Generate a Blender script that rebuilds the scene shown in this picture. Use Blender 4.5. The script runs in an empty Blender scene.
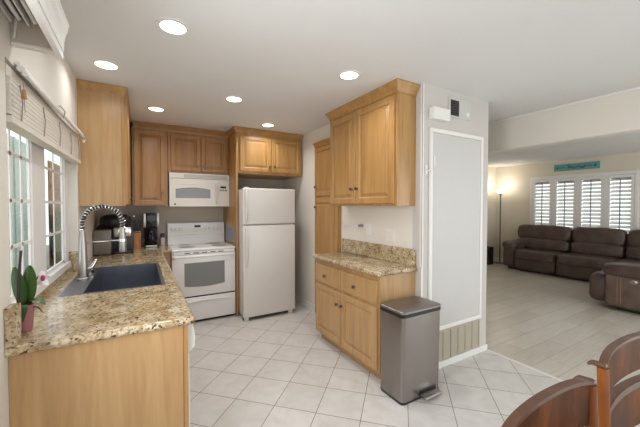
import bpy, bmesh, math, random
from mathutils import Vector, Matrix
random.seed(7)
S = bpy.context.scene
COL = S.collection
R = math.radians
PI = math.pi

# ------------------------------------------------------------------ camera
F_PX, YAW, PITCH, EYE = 308.57, 0.5281, -0.0231, 1.428
cam_d = bpy.data.cameras.new('camera')
cam = bpy.data.objects.new('camera', cam_d)
COL.objects.link(cam)
cam_d.sensor_fit = 'HORIZONTAL'
cam_d.sensor_width = 36.0
cam_d.lens = 36.0 * F_PX / 640.0
cam_d.clip_start = 0.02
cam.location = (0, 0, EYE)
cam.rotation_euler = (PI / 2 + PITCH, 0, -YAW)
S.camera = cam

# ------------------------------------------------------------------ world, light, exposure
W = bpy.data.worlds.new('world')
S.world = W
W.use_nodes = True
bg = W.node_tree.nodes['Background']
bg.inputs['Color'].default_value = (0.91, 0.965, 1.0, 1)
bg.inputs['Strength'].default_value = 1.9
S.view_settings.view_transform = 'Standard'
S.view_settings.look = 'None'
S.view_settings.gamma = 1.0
S.view_settings.use_curve_mapping = False
S.view_settings.exposure = 0.0
CAN_POWER = 4.2
CAN_COL = (0.955, 0.98, 1.0)


def area_light(name, loc, rot, sx, sy, power, col=(1, 1, 1)):
    d = bpy.data.lights.new(name, 'AREA')
    d.shape = 'RECTANGLE'
    d.size, d.size_y = sx, sy
    d.energy = power
    d.color = col
    o = bpy.data.objects.new(name, d)
    o.location = loc
    o.rotation_euler = rot
    COL.objects.link(o)
    return o


# daylight through the second window of the left wall (beside the camera)
area_light('side_window_daylight', (-0.62, 0.75, 1.45), (0, R(-90), 0), 0.95, 0.7, 36, (0.93, 0.97, 1.0))

# added fill lamp, out of frame, to brighten the living room
area_light('living_fill', (5.8, -2.0, 1.2), (R(90), 0, 0), 3.2, 2.0, 44, (0.95, 0.98, 1.0))


# ------------------------------------------------------------------ materials
def srgb(r, g, b):
    def f(c):
        c /= 255.0
        return c / 12.92 if c <= 0.04045 else ((c + 0.055) / 1.055) ** 2.4
    return (f(r), f(g), f(b), 1)


def new_mat(name):
    m = bpy.data.materials.new(name)
    m.use_nodes = True
    nt = m.node_tree
    return m, nt, nt.nodes['Principled BSDF']


def coords(nt, scale=(1, 1, 1), rot=(0, 0, 0)):
    tc = nt.nodes.new('ShaderNodeTexCoord')
    mp = nt.nodes.new('ShaderNodeMapping')
    mp.inputs['Scale'].default_value = scale
    mp.inputs['Rotation'].default_value = rot
    nt.links.new(tc.outputs['Object'], mp.inputs['Vector'])
    return mp.outputs['Vector']


def ramp(nt, fac, stops):
    r = nt.nodes.new('ShaderNodeValToRGB')
    e = r.color_ramp.elements
    e[0].position, e[0].color = stops[0]
    e[1].position, e[1].color = stops[-1]
    for p, c in stops[1:-1]:
        n = e.new(p)
        n.color = c
    nt.links.new(fac, r.inputs['Fac'])
    return r.outputs['Color']


def noise(nt, vec, scale, detail=4, rough=0.55, dist=0.0):
    n = nt.nodes.new('ShaderNodeTexNoise')
    n.inputs['Scale'].default_value = scale
    n.inputs['Detail'].default_value = detail
    n.inputs['Roughness'].default_value = rough
    n.inputs['Distortion'].default_value = dist
    nt.links.new(vec, n.inputs['Vector'])
    return n.outputs['Fac']


def bump(nt, b, height, strength, dist=0.01):
    n = nt.nodes.new('ShaderNodeBump')
    n.inputs['Strength'].default_value = strength
    n.inputs['Distance'].default_value = dist
    nt.links.new(height, n.inputs['Height'])
    nt.links.new(n.outputs['Normal'], b.inputs['Normal'])


def plain(name, c, rough=0.5, metal=0.0, var=0.04, scale=8, bmp=0.0, bscale=60, stretch=(1, 1, 1), coat=0.0, spec=0.5):
    """a plain coloured surface with a slight mottling"""
    m, nt, b = new_mat(name)
    v = coords(nt, stretch)
    f = noise(nt, v, scale)
    lo = tuple(max(0, x * (1 - var)) for x in c[:3]) + (1,)
    hi = tuple(min(1, x * (1 + var)) for x in c[:3]) + (1,)
    nt.links.new(ramp(nt, f, [(0.3, lo), (0.7, hi)]), b.inputs['Base Color'])
    b.inputs['Roughness'].default_value = rough
    b.inputs['Metallic'].default_value = metal
    b.inputs['Coat Weight'].default_value = coat
    b.inputs['Specular IOR Level'].default_value = spec
    if bmp:
        bump(nt, b, noise(nt, v, bscale), bmp)
    return m


def wood(name, dark, mid, light, stretch=(9, 9, 0.7), rough=0.35, coat=0.15, spec=0.5):
    m, nt, b = new_mat(name)
    b.inputs['Specular IOR Level'].default_value = spec
    v = coords(nt, stretch)
    f = noise(nt, v, 2.2, 6, 0.6, 0.6)
    c1 = ramp(nt, f, [(0.25, dark), (0.5, mid), (0.78, light)])
    v2 = coords(nt, tuple(s * 8 for s in stretch[:2]) + (stretch[2] * 3,))
    f2 = noise(nt, v2, 3.0, 3)
    mx = nt.nodes.new('ShaderNodeMixRGB')
    mx.blend_type = 'MULTIPLY'
    mx.inputs['Fac'].default_value = 0.25
    nt.links.new(c1, mx.inputs['Color1'])
    nt.links.new(ramp(nt, f2, [(0.3, (0.72, 0.68, 0.64, 1)), (0.65, (1, 1, 1, 1))]), mx.inputs['Color2'])
    nt.links.new(mx.outputs['Color'], b.inputs['Base Color'])
    b.inputs['Roughness'].default_value = rough
    b.inputs['Coat Weight'].default_value = coat
    b.inputs['Coat Roughness'].default_value = 0.25
    return m


def granite_mat():
    m, nt, b = new_mat('granite')
    v = coords(nt)
    big = noise(nt, v, 14, 5, 0.6, 0.4)
    base = ramp(nt, big, [(0.28, srgb(130, 107, 78)), (0.45, srgb(176, 156, 122)), (0.6, srgb(200, 184, 154)), (0.8, srgb(216, 210, 200))])
    vo = nt.nodes.new('ShaderNodeTexVoronoi')
    vo.inputs['Scale'].default_value = 120
    vo.inputs['Randomness'].default_value = 1.0
    nt.links.new(v, vo.inputs['Vector'])
    sep = nt.nodes.new('ShaderNodeSeparateColor')
    nt.links.new(vo.outputs['Color'], sep.inputs['Color'])
    mask = ramp(nt, sep.outputs[0], [(0.0, (1, 1, 1, 1)), (0.20, (1, 1, 1, 1)), (0.22, (0, 0, 0, 1)), (1.0, (0, 0, 0, 1))])
    mod = noise(nt, v, 30, 3)
    mm = nt.nodes.new('ShaderNodeMath')
    mm.operation = 'MULTIPLY'
    nt.links.new(mask, mm.inputs[0])
    nt.links.new(ramp(nt, mod, [(0.4, (0.15, 0.15, 0.15, 1)), (0.58, (1, 1, 1, 1))]), mm.inputs[1])
    mx = nt.nodes.new('ShaderNodeMixRGB')
    nt.links.new(mm.outputs[0], mx.inputs['Fac'])
    nt.links.new(base, mx.inputs['Color1'])
    mx.inputs['Color2'].default_value = srgb(58, 48, 42)
    mask2 = ramp(nt, sep.outputs[1], [(0.0, (0, 0, 0, 1)), (0.72, (0, 0, 0, 1)), (0.76, (0.65, 0.65, 0.65, 1)), (1, (0.65, 0.65, 0.65, 1))])
    mx2 = nt.nodes.new('ShaderNodeMixRGB')
    nt.links.new(mask2, mx2.inputs['Fac'])
    nt.links.new(mx.outputs['Color'], mx2.inputs['Color1'])
    mx2.inputs['Color2'].default_value = srgb(156, 122, 80)
    nt.links.new(mx2.outputs['Color'], b.inputs['Base Color'])
    b.inputs['Roughness'].default_value = 0.13
    return m


def tile_mat():
    m, nt, b = new_mat('floor_tile')
    ts, tx, ty = 0.3082, 0.3806, 2.4832
    k = math.sqrt(0.5) / ts
    tc = nt.nodes.new('ShaderNodeTexCoord')
    sx = nt.nodes.new('ShaderNodeSeparateXYZ')
    nt.links.new(tc.outputs['Object'], sx.inputs[0])

    def lin(ca, cb, c0):
        a = nt.nodes.new('ShaderNodeMath'); a.operation = 'MULTIPLY_ADD'
        nt.links.new(sx.outputs['X'], a.inputs[0]); a.inputs[1].default_value = ca; a.inputs[2].default_value = c0
        d = nt.nodes.new('ShaderNodeMath'); d.operation = 'MULTIPLY_ADD'
        nt.links.new(sx.outputs['Y'], d.inputs[0]); d.inputs[1].default_value = cb
        nt.links.new(a.outputs[0], d.inputs[2])
        return d.outputs[0]
    cx = nt.nodes.new('ShaderNodeCombineXYZ')
    nt.links.new(lin(k, -k, (-tx + ty) * k + 50), cx.inputs['X'])
    nt.links.new(lin(k, k, (-tx - ty) * k + 50), cx.inputs['Y'])
    br = nt.nodes.new('ShaderNodeTexBrick')
    br.offset = 0.0
    br.inputs['Scale'].default_value = 1.0
    br.inputs['Brick Width'].default_value = 1.0
    br.inputs['Row Height'].default_value = 1.0
    br.inputs['Mortar Size'].default_value = 0.0075
    br.inputs['Mortar Smooth'].default_value = 0.1
    br.inputs['Color1'].default_value = srgb(210, 205, 200)
    br.inputs['Color2'].default_value = srgb(217, 212, 207)
    br.inputs['Mortar'].default_value = srgb(112, 96, 86)
    nt.links.new(cx.outputs[0], br.inputs['Vector'])
    v = coords(nt)
    mott = ramp(nt, noise(nt, v, 7, 7, 0.7, 0.5), [(0.3, (0.82, 0.81, 0.80, 1)), (0.6, (1, 1, 1, 1))])
    mx = nt.nodes.new('ShaderNodeMixRGB'); mx.blend_type = 'MULTIPLY'; mx.inputs['Fac'].default_value = 0.8
    nt.links.new(br.outputs['Color'], mx.inputs['Color1'])
    nt.links.new(mott, mx.inputs['Color2'])
    nt.links.new(mx.outputs['Color'], b.inputs['Base Color'])
    b.inputs['Roughness'].default_value = 0.38
    inv = nt.nodes.new('ShaderNodeMath'); inv.operation = 'SUBTRACT'; inv.inputs[0].default_value = 1
    nt.links.new(br.outputs['Fac'], inv.inputs[1])
    bump(nt, b, inv.outputs[0], 0.4, 0.003)
    return m


def plank_mat():
    m, nt, b = new_mat('laminate_planks')
    v = coords(nt)
    br = nt.nodes.new('ShaderNodeTexBrick')
    br.offset = 0.37
    br.inputs['Scale'].default_value = 1.0
    br.inputs['Brick Width'].default_value = 1.25
    br.inputs['Row Height'].default_value = 0.2
    br.inputs['Mortar Size'].default_value = 0.0022
    br.inputs['Color1'].default_value = srgb(198, 188, 174)
    br.inputs['Color2'].default_value = srgb(214, 206, 194)
    br.inputs['Mortar'].default_value = srgb(158, 146, 130)
    nt.links.new(v, br.inputs['Vector'])
    v2 = coords(nt, (1.2, 14, 1))
    g = ramp(nt, noise(nt, v2, 3, 6, 0.65, 0.8), [(0.3, (0.80, 0.78, 0.75, 1)), (0.62, (1, 1, 1, 1))])
    mx = nt.nodes.new('ShaderNodeMixRGB'); mx.blend_type = 'MULTIPLY'; mx.inputs['Fac'].default_value = 0.75
    nt.links.new(br.outputs['Color'], mx.inputs['Color1'])
    nt.links.new(g, mx.inputs['Color2'])
    nt.links.new(mx.outputs['Color'], b.inputs['Base Color'])
    b.inputs['Roughness'].default_value = 0.3
    return m


def emit(name, c, s):
    m, nt, b = new_mat(name)
    b.inputs['Base Color'].default_value = c
    b.inputs['Emission Color'].default_value = c
    b.inputs['Emission Strength'].default_value = s
    return m


def glass_mat():
    m, nt, b = new_mat('window_glass')
    out = nt.nodes['Material Output']
    nt.nodes.remove(b)
    gl = nt.nodes.new('ShaderNodeBsdfGlossy'); gl.inputs['Roughness'].default_value = 0.02
    tr = nt.nodes.new('ShaderNodeBsdfTransparent'); tr.inputs['Color'].default_value = (0.95, 0.97, 0.96, 1)
    lw = nt.nodes.new('ShaderNodeLayerWeight'); lw.inputs['Blend'].default_value = 0.5
    pw = nt.nodes.new('ShaderNodeMath'); pw.operation = 'POWER'; pw.inputs[1].default_value = 5.0
    nt.links.new(lw.outputs['Facing'], pw.inputs[0])
    ma = nt.nodes.new('ShaderNodeMath'); ma.operation = 'MULTIPLY_ADD'; ma.inputs[1].default_value = 0.45; ma.inputs[2].default_value = 0.03
    nt.links.new(pw.outputs[0], ma.inputs[0])
    mix = nt.nodes.new('ShaderNodeMixShader')
    nt.links.new(ma.outputs[0], mix.inputs['Fac'])
    nt.links.new(tr.outputs[0], mix.inputs[1])
    nt.links.new(gl.outputs[0], mix.inputs[2])
    nt.links.new(mix.outputs[0], out.inputs['Surface'])
    return m


M = {}
M['wall'] = plain('warm_wall_paint', srgb(224, 217, 206), 0.7, bmp=0.06, bscale=180, var=0.012, scale=3)
M['wall_grey'] = plain('grey_wall_paint', srgb(198, 192, 184), 0.7, bmp=0.06, bscale=180, var=0.012, scale=3)
M['wall_taupe'] = plain('taupe_wall_paint', srgb(196, 184, 170), 0.7, bmp=0.05, bscale=180, var=0.012, scale=3)
M['wall_cream'] = plain('cream_wall_paint', srgb(217, 207, 188), 0.7, bmp=0.05, bscale=180, var=0.012, scale=3)
M['ceiling'] = plain('ceiling_paint', srgb(224, 223, 221), 0.8, bmp=0.10, bscale=120, var=0.015, scale=2)
M['trim'] = plain('white_trim_paint', srgb(228, 225, 220), 0.4, var=0.01)
M['trim_grey'] = plain('grey_white_door_paint', srgb(198, 195, 190), 0.45, var=0.01)
M['maple'] = wood('honey_maple', srgb(152, 110, 60), srgb(175, 132, 78), srgb(189, 148, 92))
M['maple_dark'] = wood('toffee_maple', srgb(144, 100, 56), srgb(165, 120, 72), srgb(180, 136, 85))
M['maple_pale'] = wood('pale_maple', srgb(164, 126, 82), srgb(181, 143, 97), srgb(193, 158, 112))
M['granite'] = granite_mat()
M['tile'] = tile_mat()
M['plank'] = plank_mat()
M['white_app'] = plain('white_enamel', srgb(232, 229, 226), 0.25, var=0.008, coat=0.2)
M['cream_app'] = plain('off_white_plastic', srgb(226, 220, 210), 0.35, var=0.008)
M['fridge_white'] = plain('textured_white_enamel', srgb(222, 217, 211), 0.42, var=0.01, bmp=0.05, bscale=400)
M['grey_glass'] = plain('grey_oven_glass', srgb(122, 122, 120), 0.12, var=0.02, coat=0.4)
M['grey_mesh'] = plain('grey_microwave_glass', srgb(138, 138, 138), 0.2, var=0.05, scale=90, stretch=(0.1, 1, 1))
M['black'] = plain('black_plastic', srgb(26, 26, 28), 0.4, var=0.1)
M['gloss_black'] = plain('gloss_black', srgb(20, 20, 24), 0.12, var=0.1)
M['dark_grey'] = plain('dark_grey_plastic', srgb(66, 64, 64), 0.4, var=0.08)
M['mid_grey'] = plain('mid_grey_plastic', srgb(130, 128, 126), 0.4, var=0.05)
M['tank_grey'] = plain('warm_grey_plastic', srgb(128, 120, 110), 0.3, var=0.05)
M['steel'] = plain('brushed_steel', srgb(172, 168, 164), 0.3, 1.0, var=0.08, scale=5, stretch=(40, 40, 1))
M['can_steel'] = plain('bin_brushed_steel', srgb(152, 146, 141), 0.26, 1.0, var=0.02, scale=4, stretch=(1, 1, 8))
M['can_lid'] = plain('bin_lid_steel', srgb(150, 144, 140), 0.42, 1.0, var=0.08, scale=5, stretch=(60, 1, 1))
M['chrome'] = plain('chrome', srgb(222, 222, 222), 0.1, 1.0, var=0.02)
M['nickel'] = plain('satin_nickel', srgb(120, 112, 104), 0.32, 1.0, var=0.05)
M['sink'] = plain('dark_steel_sink', srgb(128, 132, 142), 0.36, 1.0, var=0.1, scale=6, stretch=(2, 20, 2))
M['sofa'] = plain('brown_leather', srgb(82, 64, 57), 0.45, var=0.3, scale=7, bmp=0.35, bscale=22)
M['sofa_lit'] = plain('lit_brown_leather', srgb(106, 85, 75), 0.5, var=0.22, scale=8, bmp=0.3, bscale=26)  # lighter copy of the sofa leather, light on the arm side put into colour
M['stitch'] = plain('tan_thread', srgb(170, 132, 98), 0.7)
M['chair'] = wood('dark_cherry', srgb(50, 24, 10), srgb(82, 43, 16), srgb(140, 82, 30), (3.5, 3.5, 1.8), 0.35, 0.0, 0.12)
M['chair_edge'] = wood('edge_cherry', srgb(70, 42, 26), srgb(92, 58, 38), srgb(112, 76, 52), (5, 5, 1.2), 0.28, 0.3)  # duller, greyer brown for the rails and post caps
M['chair_post'] = wood('amber_cherry', srgb(96, 50, 18), srgb(132, 74, 30), srgb(160, 98, 48), (5, 5, 1.2), 0.3, 0.1, 0.25)
M['teal'] = plain('teal_sign_paint', srgb(98, 152, 152), 0.6, var=0.12, scale=12, stretch=(1, 1, 4))
M['ink'] = plain('dark_ink', srgb(50, 66, 68), 0.7)
M['leaf'] = plain('orchid_leaf', srgb(58, 92, 34), 0.35, var=0.25, scale=14)
M['stem'] = plain('dark_stem', srgb(62, 40, 40), 0.5, var=0.15)
M['petal'] = plain('white_petal', srgb(236, 226, 228), 0.5, var=0.03)
M['magenta'] = plain('magenta_petal', srgb(176, 42, 96), 0.5, var=0.15)
M['pot'] = plain('mauve_ceramic', srgb(164, 108, 114), 0.35, var=0.06)
M['soil'] = plain('potting_bark', srgb(70, 52, 38), 0.9, var=0.3, scale=60, bmp=0.6)
M['block'] = wood('knife_block_wood', srgb(150, 92, 42), srgb(184, 118, 62), srgb(204, 140, 80))
M['blind'] = plain('white_blind_slats', srgb(218, 210, 198), 0.5, var=0.06, scale=10, stretch=(1, 1, 30))
M['cord'] = plain('grey_cord', srgb(150, 140, 128), 0.8)
M['brass'] = plain('wood_tassel', srgb(166, 128, 74), 0.4)
M['glass'] = glass_mat()
M['lens'] = emit('lit_downlight', (1, 0.97, 0.92, 1), 6.0)
M['bowl'] = emit('lit_lamp_bowl', (1, 0.92, 0.78, 1), 4.0)
M['grille'] = plain('beige_register', srgb(178, 168, 150), 0.5, var=0.04)
M['bluegrey'] = plain('grey_splash_sheet', srgb(138, 144, 154), 0.35, 0.3, var=0.05)
M['fence'] = wood('fence_boards', srgb(96, 66, 44), srgb(124, 88, 60), srgb(146, 108, 78), (8, 8, 0.8), 0.8, 0.0)
M['ground'] = plain('pale_paving', srgb(170, 164, 152), 0.9, var=0.1, scale=3)
M['hedge'] = plain('hedge_leaves', srgb(84, 96, 74), 0.8, var=0.45, scale=30, bmp=1.0, bscale=40)
M['stucco'] = plain('pale_stucco', srgb(168, 178, 170), 0.9, var=0.04, bmp=0.3)
M['label_pink'] = plain('pink_white_label', srgb(214, 188, 184), 0.5, var=0.08, scale=40)


# ------------------------------------------------------------------ mesh helpers
class MB:
    def __init__(self):
        self.bm = bmesh.new()

    def box(self, x0, x1, y0, y1, z0, z1, bev=0.0, seg=2):
        r = bmesh.ops.create_cube(self.bm, size=1.0)
        vs = r['verts']
        for v in vs:
            v.co = Vector(((x0 + x1) / 2 + v.co.x * (x1 - x0), (y0 + y1) / 2 + v.co.y * (y1 - y0), (z0 + z1) / 2 + v.co.z * (z1 - z0)))
        if bev:
            es = list({e for v in vs for e in v.link_edges})
            bmesh.ops.bevel(self.bm, geom=es, offset=bev, segments=seg, affect='EDGES', profile=0.5)
        return self

    def tube(self, pts, rad, seg=10, cap=True):
        """tube along a polyline; rad a number or a list"""
        pts = [Vector(p) for p in pts]
        n = len(pts)
        rads = rad if isinstance(rad, (list, tuple)) else [rad] * n
        rings = []
        up = None
        for i, p in enumerate(pts):
            t = (pts[min(i + 1, n - 1)] - pts[max(i - 1, 0)]).normalized()
            if up is None:
                a = Vector((0, 0, 1)) if abs(t.z) < 0.9 else Vector((1, 0, 0))
                up = (a - t * a.dot(t)).normalized()
            else:
                up = (up - t * up.dot(t)).normalized()
            s = t.cross(up)
            rings.append([self.bm.verts.new(p + (up * math.cos(2 * PI * k / seg) + s * math.sin(2 * PI * k / seg)) * rads[i]) for k in range(seg)])
        for a, b in zip(rings, rings[1:]):
            for k in range(seg):
                self.bm.faces.new((a[k], a[(k + 1) % seg], b[(k + 1) % seg], b[k]))
        if cap:
            self.bm.faces.new(rings[0][::-1])
            self.bm.faces.new(rings[-1])
        return self

    def lathe(self, c, prof, seg=24, axis='z', sx=1.0, sy=1.0):
        """prof: list of (radius, height) along the axis from c"""
        rings = []
        c = Vector(c)
        for r, h in prof:
            ring = []
            for k in range(seg):
                a = 2 * PI * k / seg
                u, v = r * math.cos(a) * sx, r * math.sin(a) * sy
                d = {'z': (u, v, h), 'x': (h, u, v), 'y': (v, h, u)}[axis]
                ring.append(self.bm.verts.new(c + Vector(d)))
            rings.append(ring)
        for a, b in zip(rings, rings[1:]):
            for k in range(seg):
                self.bm.faces.new((a[k], a[(k + 1) % seg], b[(k + 1) % seg], b[k]))
        if prof[0][0] > 1e-6:
            self.bm.faces.new(rings[0][::-1])
        if prof[-1][0] > 1e-6:
            self.bm.faces.new(rings[-1])
        return self

    def loops(self, rings, close=True):
        rs = [[self.bm.verts.new(p) for p in ring] for ring in rings]
        n = len(rs[0])
        for a, b in zip(rs, rs[1:]):
            for k in range(n):
                self.bm.faces.new((a[k], a[(k + 1) % n], b[(k + 1) % n], b[k]))
        if close:
            self.bm.faces.new(rs[0][::-1])
            self.bm.faces.new(rs[-1])
        return self

    def prism(self, poly, axis, a, b):
        """poly of 2D points extruded along an axis: x -> (y,z), y -> (x,z), z -> (x,y)"""
        def P(p, t):
            return {'x': (t, p[0], p[1]), 'y': (p[0], t, p[1]), 'z': (p[0], p[1], t)}[axis]
        return self.loops([[P(p, a) for p in poly], [P(p, b) for p in poly]])

    def pillow(self, c, s, e=0.35, nu=28, nv=14, rot=0.0, wob=0.0, tilt=0.0):
        """super-ellipsoid cushion"""
        def pw(x, p):
            return math.copysign(abs(x) ** p, x)
        M_ = Matrix.Rotation(rot, 3, 'Z') @ Matrix.Rotation(tilt, 3, 'Y')
        rings = []
        ph0 = random.random() * 6
        for j in range(1, nv):
            la = -PI / 2 + PI * j / nv
            ring = []
            for i in range(nu):
                lo = 2 * PI * i / nu
                x = pw(math.cos(la), e) * pw(math.cos(lo), e)
                y = pw(math.cos(la), e) * pw(math.sin(lo), e)
                z = pw(math.sin(la), e)
                k = 1 + wob * math.sin(5 * x + 7 * y + 6 * z + ph0)
                ring.append(Vector(c) + M_ @ Vector((x * s[0] / 2 * k, y * s[1] / 2 * k, z * s[2] / 2 * k)))
            rings.append(ring)
        return self.loops(rings)

    def disc_ring(self, c, r0, r1, z0, z1, seg=28):
        return self.lathe(c, [(r0, z1), (r0, z0), (r1, z0), (r1, z1), (r0, z1)], seg)

    def transform(self, m):
        bmesh.ops.transform(self.bm, matrix=m, verts=self.bm.verts)
        return self

    def build(self, name, mat, parent=None, smooth=True, loc=None, bevel=0.0):
        bmesh.ops.remove_doubles(self.bm, verts=self.bm.verts, dist=1e-6)
        bmesh.ops.recalc_face_normals(self.bm, faces=self.bm.faces)
        off = Vector((0, 0, 0))
        if parent is not None:
            p = parent
            while p is not None:
                off += p.location
                p = p.parent
        elif loc is not None:
            off = Vector(loc)
        if off.length:
            bmesh.ops.translate(self.bm, verts=self.bm.verts, vec=-off)
        me = bpy.data.meshes.new(name)
        self.bm.to_mesh(me)
        self.bm.free()
        me.materials.append(M[mat])
        if smooth:
            for p in me.polygons:
                p.use_smooth = True
            me.set_sharp_from_angle(angle=R(38))
        o = bpy.data.objects.new(name, me)
        COL.objects.link(o)
        if parent is not None:
            o.parent = parent
        elif loc is not None:
            o.location = loc
        if bevel:
            bv = o.modifiers.new('bevel', 'BEVEL')
            bv.width = bevel
            bv.segments = 2
            bv.limit_method = 'ANGLE'
        return o


def tag(o, label, cat, group=None):
    o['label'] = label
    o['category'] = cat
    if group:
        o['group'] = group
    return o


def thing(name, label, cat, loc, group=None):
    o = bpy.data.objects.new(name, None)
    o.empty_display_size = 0.1
    COL.objects.link(o)
    o.location = loc
    return tag(o, label, cat, group)


def part_label(o, label):
    o['label'] = label
    return o


def struct(name, mb, mat, parent=None, smooth=False):
    o = mb.build(name, mat, parent, smooth)
    if parent is None:
        o['kind'] = 'structure'
    return o


def dup(root, loc, rz, label, group=None):
    r = root.copy()
    COL.objects.link(r)
    r.location = loc
    r.rotation_euler = (0, 0, rz)
    r['label'] = label
    if group:
        r['group'] = group
    for ch in list(root.children):
        c = ch.copy()
        COL.objects.link(c)
        c.parent = r
        for g in list(ch.children):
            d = g.copy()
            COL.objects.link(d)
            d.parent = c
    return r


def facing(kind, pos):
    """(u, z, h) -> world; h points out of the face"""
    if kind == '-x':
        return lambda u, z, h: (pos - h, u, z)
    if kind == '+x':
        return lambda u, z, h: (pos + h, u, z)
    return lambda u, z, h: (u, pos - h, z)


def panel_door(parent, kind, pos, u0, u1, z0, z1, mat='maple', name='door', t=0.019, rail=0.055, raised=True):
    f = facing(kind, pos)
    prof = [(0, 0), (0, t - 0.004), (0.004, t)]
    if raised:
        prof += [(rail - 0.006, t), (rail, t - 0.004), (rail + 0.003, t - 0.011), (rail + 0.010, t - 0.011), (rail + 0.034, t - 0.002), (rail + 0.036, t - 0.001)]
    rings = []
    for i, h in prof:
        rings.append([f(u0 + i, z0 + i, h), f(u1 - i, z0 + i, h), f(u1 - i, z1 - i, h), f(u0 + i, z1 - i, h)])
    return MB().loops(rings).build(name, mat, parent, smooth=False)


def knob(parent, kind, pos, u, z, name='knob'):
    f = facing(kind, pos)
    c = f(u, z, 0)
    sgn = {'-x': ('x', -1), '+x': ('x', 1), '-y': ('y', -1)}[kind]
    prof = [(0.008, 0), (0.006, 0.012), (0.013, 0.017), (0.017, 0.023), (0.014, 0.029), (0.0, 0.031)]
    return MB().lathe(c, [(r, h * sgn[1]) for r, h in prof], 14, sgn[0]).build(name, 'nickel', parent)


def sweep(path, prof, right=True):
    """sweep a closed (out, z) profile along a plan polyline with mitres; 'out' to the right of travel"""
    pts = [Vector((p[0], p[1])) for p in path]
    n = len(pts)
    offs = []
    for i in range(n):
        ds = []
        if i > 0:
            ds.append((pts[i] - pts[i - 1]).normalized())
        if i < n - 1:
            ds.append((pts[i + 1] - pts[i]).normalized())
        ns = [Vector((d.y, -d.x)) if right else Vector((-d.y, d.x)) for d in ds]
        m = sum(ns, Vector((0, 0)))
        m.normalize()
        m /= max(0.3, m.dot(ns[0]))
        offs.append(m)
    rings = [[(pts[i].x + offs[i].x * o, pts[i].y + offs[i].y * o, z) for o, z in prof] for i in range(n)]
    return MB().loops(rings)


def crown_prof(z0, z1, out):
    h = z1 - z0
    return [(-0.004, z0), (0.006, z0), (0.008, z0 + 0.15 * h), (0.3 * out, z0 + 0.32 * h), (0.75 * out, z0 + 0.68 * h), (0.95 * out, z0 + 0.82 * h), (out, z0 + 0.86 * h), (out, z1), (-0.004, z1)]


# ------------------------------------------------------------------ the setting
H = 2.448
Y0 = -2.0
XL, XR, YC, XC, YB, XF = -0.43, 2.034, 1.798, 2.96, 4.69, 8.1
XH = 3.68
struct('floor', MB().box(-0.53, XC, Y0, YB + 0.1, -0.1, 0.0), 'tile')
struct('floor_living_room', MB().box(XC, XF + 0.1, Y0, YB + 0.1, -0.1, 0.0), 'plank')
struct('ceiling', MB().box(-0.53, XF + 0.1, Y0, YB + 0.1, H, H + 0.1), 'ceiling')
# left wall with the kitchen window opening and a second window opening nearer the camera
wl = MB()
wy0, wy1, wz0, wz1 = 1.602, 3.112, 0.875, 1.99
ny0, ny1, nz0, nz1 = 0.40, 1.10, 0.98, 1.95
wl.box(-0.53, XL, Y0, ny0, 0, H)
wl.box(-0.53, XL, ny0, ny1, 0, nz0).box(-0.53, XL, ny0, ny1, nz1, H)
wl.box(-0.53, XL, ny1, wy0, 0, H)
wl.box(-0.53, XL, wy0, wy1, 0, wz0).box(-0.53, XL, wy0, wy1, wz1, H)
wl.box(-0.53, XL, wy1, YB + 0.1, 0, H)
struct('wall_left', wl, 'wall')
struct('wall_back', MB().box(XL, 2.134, YB, YB + 0.1, 0, H), 'wall_taupe')
wr = MB()
wr.box(XR, XR + 0.1, YC + 0.1, 2.99, 0, H).box(XR, XR + 0.1, 3.60, YB, 0, H).box(XR, XR + 0.1, 2.99, 3.60, 2.262, H)
struct('wall_right', wr, 'wall')
struct('wall_closet', MB().box(XR, XC, YC, YC + 0.1, 0, H).box(XC - 0.1, XC, YC + 0.1, YB, 0, H), 'wall_grey')
struct('wall_living_back', MB().box(2.134, XF + 0.1, YB, YB + 0.1, 0, H), 'wall_cream')
# far wall of the living room with a window opening
wf = MB()
fy0, fy1, fz0, fz1 = 2.04, 3.81, 0.75, 2.03
wf.box(XF, XF + 0.1, Y0, fy0, 0, H).box(XF, XF + 0.1, fy1, YB, 0, H)
wf.box(XF, XF + 0.1, fy0, fy1, 0, fz0).box(XF, XF + 0.1, fy0, fy1, fz1, H)
struct('wall_living_far', wf, 'wall_cream')
struct('beam', MB().box(XH, XH + 0.12, Y0, YB, 2.0875, H - 0.001), 'wall')
# baseboards and trims
struct('baseboard_closet', MB().box(XR + 0.17, XC + 0.012, YC - 0.012, YC, 0, 0.058, 0.003).box(XC, XC + 0.012, YC, YB, 0, 0.058, 0.003), 'trim')
struct('baseboard_right', MB().box(XR - 0.012, XR, 3.61, YB, 0, 0.085, 0.003), 'trim')
struct('baseboard_living_back', MB().box(XC + 0.012, XF, YB - 0.014, YB, 0, 0.09, 0.003), 'trim')
struct('baseboard_living_far', MB().box(XF - 0.014, XF, Y0, YB - 0.014, 0, 0.09, 0.003), 'trim')
struct('trim_1', MB().box(XC - 0.017, XC + 0.017, Y0, YC - 0.013, 0.0, 0.007, 0.003), 'trim')
struct('trim_2', MB().box(XR - 0.003, XR + 0.016, YC - 0.003, YC - 0.0002, 0.0, H - 0.001).box(XR - 0.003, XR - 0.0002, YC - 0.003, YC + 0.016, 0.92, H - 0.001), 'trim')

struct('trim_4', MB().box(XH - 0.012, XH, -2.0, YB, H - 0.024, H - 0.001, 0.002), 'trim')

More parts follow.
